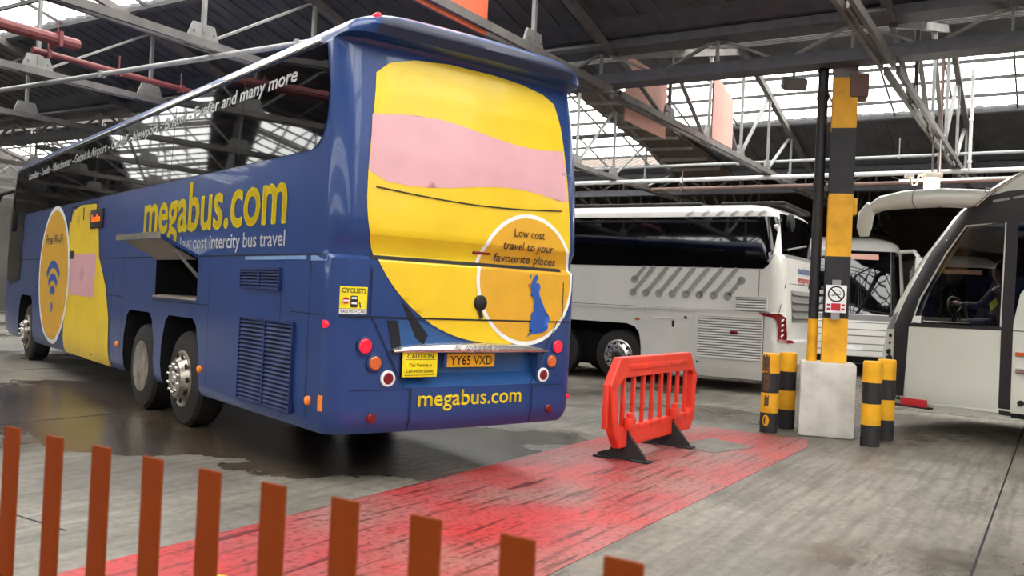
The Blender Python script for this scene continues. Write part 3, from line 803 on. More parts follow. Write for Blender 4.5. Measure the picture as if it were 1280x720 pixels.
    for i in range(N):
        x0_, x1_ = -.76 + 1.61 * i / N, -.76 + 1.61 * (i + 1) / N
        def pr(x):
            t = (x + .76) / 1.61; hh = .018 + .062 * max(0, math.sin(math.pi * t)) ** .5; y = B.ry(x, 1.08)
            return [(x, y + .03, 1.045), (x, y - .055, 1.045), (x, y - .065, 1.045 + hh * .35), (x, y - .05, 1.045 + hh * .8), (x, y + .0, 1.045 + hh)]
        a, b_ = pr(x0_), pr(x1_); bd.add(a + b_, [[k, k + 1, k + 6, k + 5] for k in range(4)])
    bb = bd.build('badge_bar', M['steel'], root, fix=True)
    text('PLAXTON', lambda x, z: (x, B.ry(x, 1.08) - .075, z), .44, .045, 'badge_lettering', M['white'], bb, .03, 1.062, .008, align='c')
    # --- number plate and stickers
    rot = lambda y0, sl: (lambda x, z: (x, y0 + (z - .97) * sl, z))
    pl = MB().box((.085, .085, .968), (.50, .012, .115), .004).build('number_plate', M['plate'], root)
    text('YY65 VXD', lambda x, z: (x, .0775, z), .44, .075, 'plate_lettering', M['ink'], pl, .085, .93, .008, align='c')
    MB().box((-.185, .085, .968), (.03, .014, .115), .003).build('plate_band', M['ukblue'], pl)
    c_ = MB().box((-.495, -.012, .945), (.33, .010, .20), .003).build('caution_sticker', M['cautionyel'], root)
    fy_ = lambda x, z: (x, -.019, z)
    text('CAUTION', fy_, .25, .036, 'sticker_lettering', M['ink'], c_, -.495, .995, .012, align='c')
    text('This Vehicle is', fy_, .22, .026, 'sticker_lettering', M['ink'], c_, -.495, .928, .004, align='c')
    text('Left-Hand Drive', fy_, .25, .026, 'sticker_lettering', M['ink'], c_, -.495, .880, .004, align='c')
    decal([[(-.64, .983), (-.35, .983), (-.35, .987), (-.64, .987)], [(-.64, .858), (-.35, .858), (-.35, .862), (-.64, .862)]], fy_, 'sticker_line', M['ink'], c_, grid=0)
    cf = lambda o: RR(o)
    cy = decal([[(-1.20, 1.375), (-.98, 1.375), (-.98, 1.545), (-1.20, 1.545)]], cf(.006), 'cyclist_sticker', M['cautionyel'], root, grid=.05)
    text('CYCLISTS', cf(.009), .20, .036, 'sticker_lettering', M['ink'], cy, -1.09, 1.497, .014, align='c')
    decal([[(-1.20, 1.335), (-.98, 1.335), (-.98, 1.372), (-1.20, 1.372)]], cf(.006), 'sticker_foot', M['white'], cy, grid=.05)
    text('PASS WITH CARE', cf(.009), .20, .022, 'sticker_lettering', M['ink'], cy, -1.09, 1.343, .008, align='c')
    decal([ell(-1.155, 1.435, .026, .026, 20)], cf(.009), 'stop_symbol', M['red'], cy, grid=0)
    decal([[(-1.178, 1.43), (-1.132, 1.43), (-1.132, 1.442), (-1.178, 1.442)]], cf(.011), 'stop_symbol_bar', M['white'], cy, grid=0)
    decal([rrect(-1.12, 1.385, -1.06, 1.475, .012)], cf(.009), 'coach_symbol', M['ink'], cy, grid=0)
    decal([[(-1.112, 1.45), (-1.068, 1.45), (-1.068, 1.465), (-1.112, 1.465)], [(-1.112, 1.41), (-1.068, 1.41), (-1.068, 1.425), (-1.112, 1.425)]], cf(.011), 'coach_symbol_window', M['white'], cy, grid=0)
    decal([stroke((-1.035, 1.385), (-1.045, 1.43), .01)], cf(.009), 'cyclist_symbol', M['ink'], cy, grid=0)
    text('megabus.com', RR(.006), 1.08, .085, 'brand_lettering', M['letteryellow'], root, -.485, .605, .012, ref='x')
    # --- lid handle, high brake lamp, small bits
    MB().box((.10, B.ry(.1, 1.88) - .004, 1.885), (.19, .02, .026), .008).build('brake_lamp', M['reddark'], root)
    MB().lathe([(.065, .01), (.065, -.02), (.05, -.03), (.001, -.03)], 24, 'y', (.085, B.ry(.08, 1.46), 1.46)).build('lid_lock', M['black'], root)
    decal([stroke((.07, 1.42), (.10, 1.33), .04)], RR(.016), 'lock_strap', M['black'], root, grid=0)
    text('8020/309', RR(.007), .12, .025, 'fleet_lettering', M['lightblue'], root, 1.0, 2.66, .004)
    mr = MB(); mr.tube([(-1.1, 13.8, 3.2), (-1.35, 14.25, 3.1), (-1.45, 14.3, 2.8)], .04, 8); mr.box((-1.45, 14.3, 2.6), (.12, .2, .45), .04); mr.build('wing_mirror', M['black'], root)
    return B


blue_bus()


# ================================================================== WHITE COACH (rear quarter towards us)
def white_coach():
    B = Body(W=[(.25, 1.2), (.4, 1.25), (1.46, 1.275), (1.47, 1.26), (2.3, 1.255), (3.18, 1.23), (3.28, 1.2), (3.36, 1.1), (3.42, .95)],
             yr=[(.25, .15), (.45, .05), (.55, -.05), (.95, -.06), (1.0, 0), (1.46, .0), (2.45, .05), (2.5, .10), (3.3, .2), (3.42, .5)],
             yf=[(.25, 12.2), (1.3, 12.4), (3.42, 11.5)], rr=[(.25, .25), (3.42, .28)], rf=[(.25, .4), (3.42, .5)], crown=.10)
    root = thing('coach', 'white coach with grey diagonal stripes and dark side windows parked beyond the red barrier', 'coach', (5.5056, 16.4813, 0), R(58))
    body = B.mesh([.25, .32, .4, .45, .55, .95, 1.0, 1.2, 1.46, 1.47, 1.9, 2.3, 2.45, 2.5, 2.8, 3.0, 3.18, 3.23, 3.28, 3.32, 3.36, 3.39, 3.42], 'body', [M['coachwhite']], root)
    cs = []
    poly = [(2.72, .1), (5.9, .1), (5.9, .95), (5.75, 1.12), (5.6, 1.15), (3.05, 1.13), (2.88, 1.08), (2.78, .95), (2.74, .7)]
    for x0, x1 in ((-1.6, -.7), (.7, 1.6)):
        cs.append(cutter(MB().prism(poly, 'x', x0, x1), M['void'])); cs.append(cutter(MB().prism(arch_poly(9.6, .62, 1.13), 'x', x0, x1), M['void']))
    cut(body, cs)
    LW, RR = B.leftw, B.rear
    decal([[(.45, 2.24), (11.0, 2.24), (11.2, 3.18), (.24, 3.18), (.30, 2.55), (.36, 2.32)]], LW(.006), 'side_window', M['darkglass'], root, grid=.07)
    decal([[(.40, 2.24), (11.0, 2.24), (11.2, 3.18), (.2, 3.18)]], lambda y, z: (-LW(.006)(y, z)[0], y, z), 'side_window', M['darkglass'], root, grid=.4)
    rw = decal([[(-1.08, 2.52), (1.08, 2.52), (1.05, 3.25), (-1.05, 3.25)]], RR(.006), 'rear_window', M['darkglass'], root, grid=.1)
    MB().lathe([(.16, -.03), (.16, -.1), (.12, -.12), (.001, -.12)], 20, 'y', (-.75, B.ry(-.75, 3.1), 3.1)).build('camera_pod', M['black'], rw)
    MB().tube([(-.95, B.ry(-.9, 2.6) - .04, 2.6), (.2, B.ry(.2, 2.75) - .05, 2.75)], .02, 6).build('rear_wiper', M['greypl'], root)
    MB().lathe([(.045, .03), (.045, -.03), (.001, -.04)], 14, 'y', (-1.14, B.ry(-1.14, 3.0), 3.0)).build('marker_lamp', M['white'], root)
    decal([[(-1.02, 2.46), (1.02, 2.46), (1.02, 2.52), (-1.02, 2.52)]], RR(.012), 'sill_strip', M['greypl'], root, grid=.1)
    rv = MB().box((0, .8, 3.44), (1.9, 1.2, .08), .03).box((0, 5.5, 3.44), (2.0, 7.5, .07), .03).build('roof_pod', M['darkgrey'], root)
    # stripes
    st = []
    y0s = [2.95 - .267 * i for i in range(8)]
    for i, y in enumerate(y0s):
        ex = .42 if i < 7 else .24
        zt = 2.24 if i < 7 else 2.02
        st.append(stroke((y, 1.73), (y - ex, zt), .075)); st.append(ell(y, 1.73, .075, .075, 18))
    st.append(ell(y0s[7] - .24, 2.02, .075, .075, 18)); st.append(ell(2.93, 1.98, .075, .075, 18)); st.append(stroke((2.93, 1.98), (2.72, 2.24), .075))
    for y in (1.95, 1.65, 1.37, 1.10, .84, .6): st.append(stroke((y, 3.19), (y - .13, 3.29), .07))
    st.append(stroke((.37, 2.36), (.29, 2.50), .05))
    so = decal(st, LW(.0085), 'diagonal_stripe', M['stripe'], root, grid=.04)
    # seams
    sm = MB()

    def ln(f_, p, q, w=.01):
        a = stroke(p, q, w); sm.add([f_(*k) for k in a], [[0, 1, 2, 3]])
    lf = LW(.004)
    for a in range(24): ln(lf, (.3 + a * .5, 1.47), (.8 + a * .5, 1.47), .012)
    for y in (1.70, 2.66, 6.1, 7.5): ln(lf, (y, .30), (y, 1.46), .009)
    ln(lf, (.40, .5), (.40, 1.46), .010); ln(lf, (.52, 1.47), (.52, 2.22), .010); ln(lf, (2.2, 3.19), (2.2, 3.3), .01)
    for i in range(8): ln(RR(.004), (-1.15 + i * .28, 2.0), (-.87 + i * .28, 2.0), .008)
    ln(lf, (.16, 1.46), (.10, 1.98), .01)
    sm.build('panel_gap', M['seam'], root, smooth=0)
    cr = MB().bar((-1.27, .5, 1.455), (-1.27, 2.7, 1.455), .03, .03).bar((-1.27, 2.7, 1.44), (-1.27, 11, 1.44), .03, .03).build('belt_moulding', M['coachwhite'], root, smooth=0)
    for y0, y1, z0, z1, n_ in ((.36, .93, 1.50, 1.73, 5), (.42, 1.62, .60, 1.36, 16)):
        bo = MB().box((-1.262, (y0 + y1) / 2, (z0 + z1) / 2), (.02, y1 - y0, z1 - z0)).build('vent_grille', M['greypl'], root, smooth=0)
        louvre(-1.277, 'louvre_blade', M['coachwhite'], bo, y0, y1, z0, z1, n_, d=.008)
    MB().box((-1.288, .93, 1.07), (.008, .13, .06), .002).build('warning_label', M['reddark'], root)
    # tail light: red boomerang wrapping the corner
    tl = [(.50, 1.45), (.15, 1.45), (.07, 1.40), (-.0, 1.3), (-.0, 1.3)]
    tb = MB()

    def side_or_rear(y, z):
        return LW(.014)(y, z)
    path = [(.48, 1.44, .03), (.34, 1.425, .06), (.22, 1.41, .075), (.15, 1.36, .085), (.12, 1.25, .085), (.10, 1.12, .085), (.085, 1.02, .08)]
    decal([[(.50, 1.455), (.14, 1.455), (.07, 1.38), (.06, 1.0), (.10, .95), (.16, .96), (.17, 1.2), (.20, 1.34), (.26, 1.385), (.42, 1.405)]], LW(.012), 'tail_lamp', M['reddark'], root, grid=.04)
    decal([[(-1.21, .94), (-.80, .94), (-.80, .985), (-1.21, 1.0)]], RR(.012), 'tail_lamp_foot', M['reddark'], root, grid=.04)
    decal([stroke((.12, 1.05 + .09 * k), (.10, 1.09 + .09 * k), .022) for k in range(4)], LW(.016), 'lamp_bead', M['white'], root, grid=0)
    # rear vent, lettering
    v_ = decal([[(-.80, 1.30), (.80, 1.30), (.86, 1.88), (-.86, 1.88)]], RR(.006), 'rear_vent', M['stripe'], root, grid=.1)
    vb = MB()
    for k in range(4):
        z = 1.38 + .14 * k
        for i in range(12):
            x0_, x1_ = -.8 + 1.6 * i / 12, -.8 + 1.6 * (i + 1) / 12
            vb.add([(x0_, B.ry(x0_, z) - .01, z + .05), (x1_, B.ry(x1_, z) - .01, z + .05), (x1_, B.ry(x1_, z) - .05, z), (x0_, B.ry(x0_, z) - .05, z)], [[0, 1, 2, 3]])
    vb.build('vent_blade', M['greypl'], v_, smooth=0)
    text('national', RR(.008), .95, .14, 'brand_lettering', M['neblue'], root, -.45, 2.20, .012)
    text('express', RR(.008), .95, .12, 'brand_lettering', M['red'], root, -.45, 2.04, .012)
    MB().box((-1.0, .0, .72), (.2, .1, .02), .008).build('bumper_step', M['greypl'], root)
    for s_ in (-1, 1):
        wheel(root, s_ * 1.07, 3.22, s_, 'hub', .5, .3, M['steel']); wheel(root, s_ * 1.07, 4.62, s_, 'hub', .5, .3, M['steel']); wheel(root, s_ * 1.07, 9.6, s_, 'hub', .5, .3, M['steel'])
    for y, z, r_ in ((1.86, 1.30, .03), (1.80, .42, .02), (2.6, .42, .02), (1.60, .50, .018)): MB().lathe([(r_, .01), (r_, -.012), (.001, -.012)], 12, 'x', (-1.272, y, z)).build('lock', M['darkgrey'], root)
    MB().box((-1.274, 2.1, 1.17), (.01, .05, .12), .004).build('door_catch', M['black'], root)
    MB().box((-1.274, 2.27, 1.27), (.012, .42, .025), .005).build('pull_handle', M['coachwhite'], root)
    MB().box((-1.272, 2.83, 1.22), (.012, .10, .04), .004).build('side_marker', M['orangelens'], root)
    MB().prism([(-1.1, .0), (-1.0, .03), (-1.0, .25), (-1.1, .25)], 'y', 1.0, 2.4)
    return B


white_coach()


# ================================================================== RIGHT-HAND COACH (front half, door side)
def right_coach():
    B = Body(W=[(.33, 1.22), (.45, 1.265), (1.4, 1.275), (2.9, 1.24), (3.1, 1.22), (3.3, 1.15), (3.45, 1.02), (3.52, .85)],
             yr=[(.33, .1), (3.0, .1), (3.52, .5)],
             yf=[(.33, 12.15), (.5, 12.3), (1.0, 12.36), (1.35, 12.30), (1.7, 12.18), (2.3, 11.85), (2.9, 11.38), (3.1, 11.15), (3.3, 10.85), (3.45, 10.55), (3.52, 9.9)],
             rr=[(.33, .2), (3.52, .25)], rf=[(.33, .55), (3.52, .6)], fcrown=.25)
    root = thing('coach', 'cream white coach at the right with driver seen through its door window', 'coach', (13.0, 2.809, 0), R(35))
    body = B.mesh([.33, .38, .45, .7, 1.0, 1.35, 1.4, 1.7, 2.0, 2.3, 2.6, 2.9, 3.0, 3.1, 3.2, 3.3, 3.38, 3.45, 3.49, 3.52], 'body', [M['coachcream']], root)
    cs = [cutter(MB().prism([(8.2, .95), (11.5, .95), (11.66, 1.42), (11.50, 1.9), (11.15, 2.5), (10.8, 2.93), (8.2, 2.93)], 'x', -1.18, 1.18), M['interior']),
          cutter(MB().prism([(11.0, .95), (12.1, .95), (12.12, 1.4), (12.0, 1.75), (11.65, 2.35), (11.3, 2.8), (10.8, 2.92), (10.6, 2.92)], 'x', -.98, .98), M['interior'])]
    dw = [(10.50, 1.43), (11.62, 1.43), (11.52, 1.75), (11.20, 2.35), (10.98, 2.68), (10.50, 2.72)]
    cs.append(cutter(MB().prism(dw, 'x', -1.5, -1.1), M['darkgrey']))
    cs.append(cutter(MB().prism([(8.9, 1.5), (11.62, 1.5), (11.5, 1.9), (11.2, 2.4), (11.1, 2.5), (8.9, 2.5)], 'x', 1.1, 1.5), M['darkgrey']))
    cs.append(cutter(MB().prism([(-1.08, 1.5), (1.08, 1.5), (1.02, 2.5), (-1.02, 2.5)], 'y', 10.8, 12.6), M['darkgrey']))
    for yc in (9.3,):
        pass
    for yc in (8.6, 2.9):
        for x0, x1 in ((-1.6, -.8), (.8, 1.6)): cs.append(cutter(MB().prism(arch_poly(yc, .6, 1.08), 'x', x0, x1), M['void']))
    cut(body, cs)
    LW = B.leftw
    # black glass band round the door, over the window and along the side
    band = MB()
    o1 = [(10.34, .40), (10.48, .40), (10.48, 1.40), (10.48, 2.74), (11.02, 2.72), (11.24, 2.36), (11.56, 1.76), (11.66, 1.40), (11.71, .40), (11.86, .40), (11.90, 1.40), (11.72, 1.85), (11.45, 2.40), (11.12, 2.86), (10.95, 2.98), (10.6, 3.12), (10.0, 3.16), (1.0, 3.16), (1.0, 1.95), (9.4, 1.95)]
    decal([[(10.34, .38), (10.48, .38), (10.48, 2.72), (10.34, 2.72)], [(11.71, .40), (11.86, .40), (11.90, 1.40), (11.64, 1.42), (11.66, 1.38)],
           [(11.64, 1.41), (11.90, 1.40), (11.72, 1.85), (11.45, 2.40), (11.12, 2.86), (10.98, 2.70), (11.22, 2.36), (11.54, 1.76)],
           [(10.48, 2.72), (10.98, 2.70), (11.12, 2.86), (10.90, 3.02), (10.5, 3.10), (9.8, 3.12), (1.0, 3.12), (1.0, 2.72)],
           [(10.48, 1.40), (11.66, 1.385), (11.64, 1.43), (10.48, 1.445)]], LW(.006), 'door_surround', M['darkgrey'], root, grid=.1)
    decal([[(10.34, 1.50), (10.36, 2.72), (1.0, 2.72), (1.0, 2.1), (9.9, 2.1), (10.15, 2.02), (10.28, 1.85)]], LW(.005), 'side_window', M['darkglass'], root, grid=.3)
    decal([[(1.0, 2.1), (9.8, 2.1), (9.8, 2.9), (1.0, 2.9)]], lambda y, z: (-LW(.006)(y, z)[0], y, z), 'side_window', M['darkglass'], root, grid=.4)
    decal([dw], lambda y, z: (-B.g('W', z) + .012, y, z), 'door_window', M['cabglass'], root, grid=0)
    decal([[(8.9, 1.5), (11.62, 1.5), (11.5, 1.9), (11.1, 2.5), (8.9, 2.5)]], lambda y, z: (B.g('W', z) - .02, y, z), 'driver_window', M['cabglass'], root, grid=0)
    decal([[(-1.02, 1.48), (1.02, 1.48), (.97, 2.78), (-.97, 2.78)]], B.front(.004), 'windscreen', M['cabglass'], root, grid=.15)
    # door leaf
    dl = MB(); P = [(10.49, .40), (11.70, .40), (11.66, 1.38), (10.49, 1.395)]
    dl.add([LW(.012)(*p) for p in P] + [LW(-.02)(*p) for p in P], [[0, 1, 2, 3], [7, 6, 5, 4], [0, 4, 5, 1], [1, 5, 6, 2], [2, 6, 7, 3], [3, 7, 4, 0]])
    dr = dl.build('door', M['coachcream'], root, smooth=0)
    decal([[(11.50, 1.44), (11.62, 1.44), (11.60, 1.53), (11.50, 1.53)]], LW(.008), 'door_sticker', M['white'], root, grid=0)
    # skirt, marker, handle
    MB().box((-1.285, 11.55, .395), (.02, .36, .10), .008).build('red_reflector', M['red'], root)
    MB().box((-1.26, 11.62, .34), (.06, .62, .03), .01).build('door_step', M['darkgrey'], root)
    MB().box((-1.285, 10.16, 1.13), (.02, .28, .045), .006).build('side_marker', M['orangelens'], root)
    MB().box((-1.29, 10.16, .93), (.025, .26, .06), .01).build('catch_handle', M['steel'], root)
    MB().lathe([(.035, .02), (.035, -.02), (.001, -.02)], 12, 'x', (-1.275, 10.22, .55)).build('lock', M['black'], root)
    decal([[(10.34, 1.40), (9.0, 1.40), (9.0, 1.41), (10.34, 1.41)], [(10.34, .42), (9.2, .42), (9.2, .36), (10.34, .36)]], LW(.006), 'panel_gap', M['seam'], root, grid=0)
    # small lamps on the front corner
    for y, z, r_ in ((11.97, 1.25, .025), (11.97, 1.15, .016), (11.97, 1.03, .038), (11.95, .93, .06)):
        p = LW(.0)(y, z); MB().lathe([(r_, .03), (r_, -.012), (r_ * .7, -.02), (.001, -.02)], 16, 'x', p).build('corner_lamp', M['black'], root)
    decal([[(11.91, 1.34), (12.12, 1.33), (12.0, 1.52), (11.88, 1.58)]], LW(.004), 'corner_trim', M['greypl'], root, grid=.05)
    decal([stroke((10.66, 2.985), (10.46, 3.005), .028), stroke((10.42, 3.01), (10.24, 3.03), .028)], LW(.010), 'operator_marking', M['stripe'], root, grid=0)
    MB().tube([(-1.26, 10.72 + .03 * math.cos(t * .7), 3.12 + .03 * math.sin(t * .7)) for t in range(10)], .008, 6).build('towing_ring', M['stripe'], root)
    # roof rail
    MB().tube([(-B.g('W', z) - .01, B.g('yf', z) - .50, z + .02) for z in (2.92, 3.1, 3.3, 3.42)] + [(-1.05, 9.0, 3.46)], .02, 8).build('roof_rail', M['steel'], root)
    # mirror arm and head
    mb = MB(); mb.tube([(-1.05, 10.75, 3.03), (-1.25, 11.3, 3.07), (-1.36, 11.75, 3.06), (-1.42, 12.05, 3.02), (-1.45, 12.22, 2.92)], [.12, .125, .12, .10, .07], 14); arm = mb.build('mirror_arm', M['coachcream'], root)
    mb = MB(); mb.tube([(-1.45, 12.16, 3.0), (-1.46, 12.24, 2.88), (-1.45, 12.27, 2.70), (-1.44, 12.27, 2.58)], [.08, .105, .10, .06], 14); mb.build('mirror_head', M['coachcream'], arm)
    mb = MB()
    for k in (.33, .66): y = 11.0 + .9 * k; mb.lathe([(.128, -.004), (.128, .004)], 14, 'y', (-1.16 - .25 * k, y, 3.065))
    mb.build('arm_joint', M['greypl'], arm)
    mb = MB().tube([(-.9, B.fy(-.9, 1.5) + .04, 1.5), (-.3, B.fy(-.3, 2.3) + .04, 2.3)], .02, 6).build('wiper', M['black'], root)
    for y in (8.6, 2.9):
        for s_ in (-1, 1): wheel(root, s_ * 1.07, y, s_, 'hub', .5, .3)
    # --- cab: floor box, dashboard, steering wheel, seat
    MB().box((.15, 11.86, 1.26), (1.5, .38, .42), .06).build('dashboard', M['darkgrey'], root)
    mb = MB(); mb.tube([(.55 + .23 * math.cos(t), 12.00 + .08 * math.sin(t), 1.62 + .21 * math.sin(t)) for t in [2 * math.pi * k / 24 for k in range(25)]], .018, 8); mb.tube([(.55, 12.00, 1.62), (.55, 12.08, 1.4)], .03, 8)
    for k in range(3): a = 2.1 * k + .5; mb.tube([(.55, 12.00, 1.62), (.55 + .23 * math.cos(a), 12.00 + .08 * math.sin(a), 1.62 + .21 * math.sin(a))], .012, 6)
    mb.build('steering_wheel', M['black'], root)
    se = MB().box((.55, 11.43, 1.28), (.5, .5, .14), .05).box((.55, 11.16, 1.68), (.48, .13, .75), .05, rx=R(8)).box((.55, 11.10, 2.13), (.28, .10, .22), .04).box((.55, 11.38, 1.08), (.3, .3, .28), .02)
    se.build('driver_seat', M['seat'], root)
    return root


rc = right_coach()


def skin_body(name, joints, edges, m, parent, sub=2):
    """one continuous surface grown round a joint skeleton: joints = {key: (xyz, radius)}"""
    keys = list(joints); me = bpy.data.meshes.new(name)
    me.from_pydata([joints[k][0] for k in keys], [(keys.index(a), keys.index(b)) for a, b in edges], [])
    ob = bpy.data.objects.new(name, me); COL.objects.link(ob)
    md = ob.modifiers.new('skin', 'SKIN'); md.use_smooth_shade = True
    if not me.skin_vertices: 
        bm = bmesh.new(); bm.from_mesh(me); bm.verts.layers.skin.verify(); bm.to_mesh(me); bm.free()
    for i, k in enumerate(keys):
        r = joints[k][1]; sv = me.skin_vertices[0].data[i]; sv.radius = r if isinstance(r, tuple) else (r, r); sv.use_root = (i == 0)
    sd = ob.modifiers.new('sub', 'SUBSURF'); sd.levels = sub; sd.render_levels = sub
    dg = bpy.context.evaluated_depsgraph_get(); dg.update()
    me2 = bpy.data.meshes.new_from_object(ob.evaluated_get(dg)); ob.modifiers.clear(); ob.data = me2; ob.name = name
    me2.materials.clear(); me2.materials.append(m); me2.polygons.foreach_set('use_smooth', [True] * len(me2.polygons))
    if parent: ob.parent = parent
    return ob


def driver():
    root = thing('person', 'seated driver in a yellow hi-vis vest behind the door window of the right coach', 'person', (13.0, 2.809, .03), R(35))
    x = .55
    J = {'pel': ((x, 11.40, 1.44), .15), 'waist': ((x, 11.36, 1.60), .14), 'chest': ((x, 11.35, 1.82), (.17, .13)), 'neckb': ((x, 11.37, 1.97), .075), 'neck': ((x, 11.39, 2.05), .055),
         'chin': ((x, 11.44, 2.11), .075), 'head': ((x, 11.43, 2.19), .10), 'crown': ((x, 11.42, 2.27), .085)}
    E_ = [('pel', 'waist'), ('waist', 'chest'), ('chest', 'neckb'), ('neckb', 'neck'), ('neck', 'chin'), ('chin', 'head'), ('head', 'crown')]
    for s, n in ((-1, 'l'), (1, 'r')):
        J.update({n + 'sh': ((x + s * .19, 11.37, 1.90), .065), n + 'el': ((x + s * .27, 11.54, 1.68), .047), n + 'wr': ((x + s * .21, 11.86, 1.70), .032), n + 'palm': ((x + s * .20, 11.93, 1.71), .035),
                  n + 'hip': ((x + s * .11, 11.44, 1.42), .095), n + 'kn': ((x + s * .15, 11.84, 1.42), .07), n + 'an': ((x + s * .14, 11.90, 1.05), .045), n + 'toe': ((x + s * .14, 12.04, 1.0), .04)})
        E_ += [('chest', n + 'sh'), (n + 'sh', n + 'el'), (n + 'el', n + 'wr'), (n + 'wr', n + 'palm'), ('pel', n + 'hip'), (n + 'hip', n + 'kn'), (n + 'kn', n + 'an'), (n + 'an', n + 'toe')]
        for k in range(4):
            a = n + 'f%d' % k; J[a] = ((x + s * (.235 - .022 * k), 11.98, 1.725 - .012 * k), .010); J[a + 'b'] = ((x + s * (.235 - .022 * k), 12.01, 1.70 - .012 * k), .009); E_ += [(n + 'palm', a), (a, a + 'b')]
        J[n + 'th'] = ((x + s * .17, 11.95, 1.745), .011); E_.append((n + 'palm', n + 'th'))
    skin_body('body', J, E_, M['skin'], root)
    V = {'a': ((x, 11.39, 1.46), .165), 'b': ((x, 11.36, 1.62), .16), 'c': ((x, 11.35, 1.82), (.20, .15)), 'd': ((x, 11.37, 1.93), (.13, .10)), 'l': ((x - .18, 11.37, 1.88), .085), 'r': ((x + .18, 11.37, 1.88), .085)}
    skin_body('vest', V, [('a', 'b'), ('b', 'c'), ('c', 'd'), ('c', 'l'), ('c', 'r')], M['hivis'], root)
    for s in (-1, 1):
        skin_body('sleeve', {'a': ((x + s * .19, 11.37, 1.90), .075), 'b': ((x + s * .27, 11.54, 1.68), .058), 'c': ((x + s * .215, 11.83, 1.70), .044)}, [('a', 'b'), ('b', 'c')], M['shirt'], root)
    skin_body('trousers', {'p': ((x, 11.38, 1.43), .15), 'lh': ((x - .11, 11.46, 1.42), .105), 'lk': ((x - .15, 11.85, 1.42), .08), 'la': ((x - .14, 11.90, 1.09), .06), 'rh': ((x + .11, 11.46, 1.42), .105), 'rk': ((x + .15, 11.85, 1.42), .08), 'ra': ((x + .14, 11.90, 1.09), .06)},
              [('p', 'lh'), ('lh', 'lk'), ('lk', 'la'), ('p', 'rh'), ('rh', 'rk'), ('rk', 'ra')], M['shirt'], root)
    skin_body('hair', {'a': ((x, 11.36, 2.17), .09), 'b': ((x, 11.39, 2.27), .105), 'c': ((x, 11.45, 2.30), .085)}, [('a', 'b'), ('b', 'c')], M['hair'], root)
    fc = MB().tube([(x, 11.54, 2.20), (x, 11.56, 2.17), (x, 11.54, 2.155)], [.010, .016, .008], 8); fc.build('nose', M['skin'], root)
    for s in (-1, 1): MB().lathe([(.001, -.012), (.022, 0), (.001, .012)], 10, 'x', (x + s * .105, 11.42, 2.18)).build('ear', M['skin'], root)
    mo = MB().bar((x - .028, 11.53, 2.125), (x + .028, 11.53, 2.125), .01, .01).build('mouth', M['pipered'], root)
    for s in (-1, 1): MB().lathe([(.001, -.009), (.012, 0), (.001, .009)], 10, 'y', (x + s * .038, 11.52, 2.205)).build('eye', M['hair'], root)


driver()


# ================================================================== FAR COACH (front towards us)
def far_coach():
    B = Body(W=[(.3, 1.22), (.45, 1.265), (1.4, 1.275), (3.1, 1.24), (3.3, 1.17), (3.42, 1.0), (3.5, .8)], yr=[(.3, 0), (3.5, .3)],
             yf=[(.3, 11.8), (.5, 11.95), (1.3, 12.0), (1.6, 11.92), (2.6, 11.6), (3.1, 11.4), (3.3, 11.25), (3.42, 11.0), (3.5, 10.6)], rr=[(.3, .2), (3.5, .25)], rf=[(.3, .4), (3.5, .45)], fcrown=.18)
    hd = R(180 - 14)
    fx, fy = 8.35, 21.5
    root = thing('coach', 'white coach facing the camera, half hidden behind the black and yellow column', 'coach', (fx + math.sin(hd) * 12, fy - math.cos(hd) * 12, 0), hd)
    body = B.mesh([.3, .38, .45, .5, .9, 1.3, 1.4, 1.6, 2.1, 2.6, 3.1, 3.2, 3.3, 3.36, 3.42, 3.46, 3.5], 'body', [M['coachwhite']], root)
    cs = []
    for yc in (9.2, 3.0):
        for x0, x1 in ((-1.6, -.8), (.8, 1.6)): cs.append(cutter(MB().prism(arch_poly(yc, .6, 1.08), 'x', x0, x1), M['void']))
    cut(body, cs)
    F_ = B.front
    ws = decal([rrect(-1.12, 1.52, 1.12, 3.10, .12)], F_(.006), 'windscreen', M['darkglass'], root, grid=.12)
    decal([rrect(-.62, 2.88, .48, 3.02, .02)], F_(.010), 'destination_blind', M['board'], root, grid=.12)
    decal([[(-1.1, 1.36), (1.1, 1.36), (1.12, 1.50), (-1.12, 1.50)]], F_(.006), 'scuttle_panel', M['greypl'], root, grid=.12)
    decal([[(-1.05, z), (1.05, z), (1.05, z + .02), (-1.05, z + .02)] for z in (1.30, 1.13, .98, .78, .62)], F_(.006), 'grille_line', M['greypl'], root, grid=.12)
    decal([[(-1.05, .31), (1.05, .31), (1.1, .48), (-1.1, .48)]], F_(.006), 'lower_grille', M['void'], root, grid=.12)
    pl = decal([[(-.26, .64), (.26, .64), (.26, .75), (-.26, .75)]], F_(.012), 'number_plate', M['white'], root, grid=0)
    for s in (-1, 1):
        decal([rrect(s * .95 - .16, .72, s * .95 + .16, .9, .05)], F_(.012), 'headlamp', M['steel'], root, grid=.1)
        mb = MB().tube([(s * 1.15, 11.3, 3.1), (s * 1.36, 11.8, 3.1), (s * 1.45, 11.9, 2.95)], .05, 8).box((s * 1.45, 11.9, 2.72), (.16, .10, .46), .04).build('mirror', M['coachwhite'], root)
        MB().tube([(s * .85, B.fy(.85, 1.55) + .03, 1.55), (s * .25, B.fy(.25, 1.62) + .03, 1.62)], .018, 6).build('wiper', M['black'], root)
    for y in (9.2, 3.0):
        for s_ in (-1, 1): wheel(root, s_ * 1.07, y, s_, 'hub', .5, .3)
    return root


fc0 = far_coach()
fc1 = copy_tree(fc0); fc1.location = (13.6 + math.sin(R(166)) * 12, 26.5 - math.cos(R(166)) * 12, 0)
fc1['label'] = 'pale coach standing beyond, seen only through the door window of the right coach'


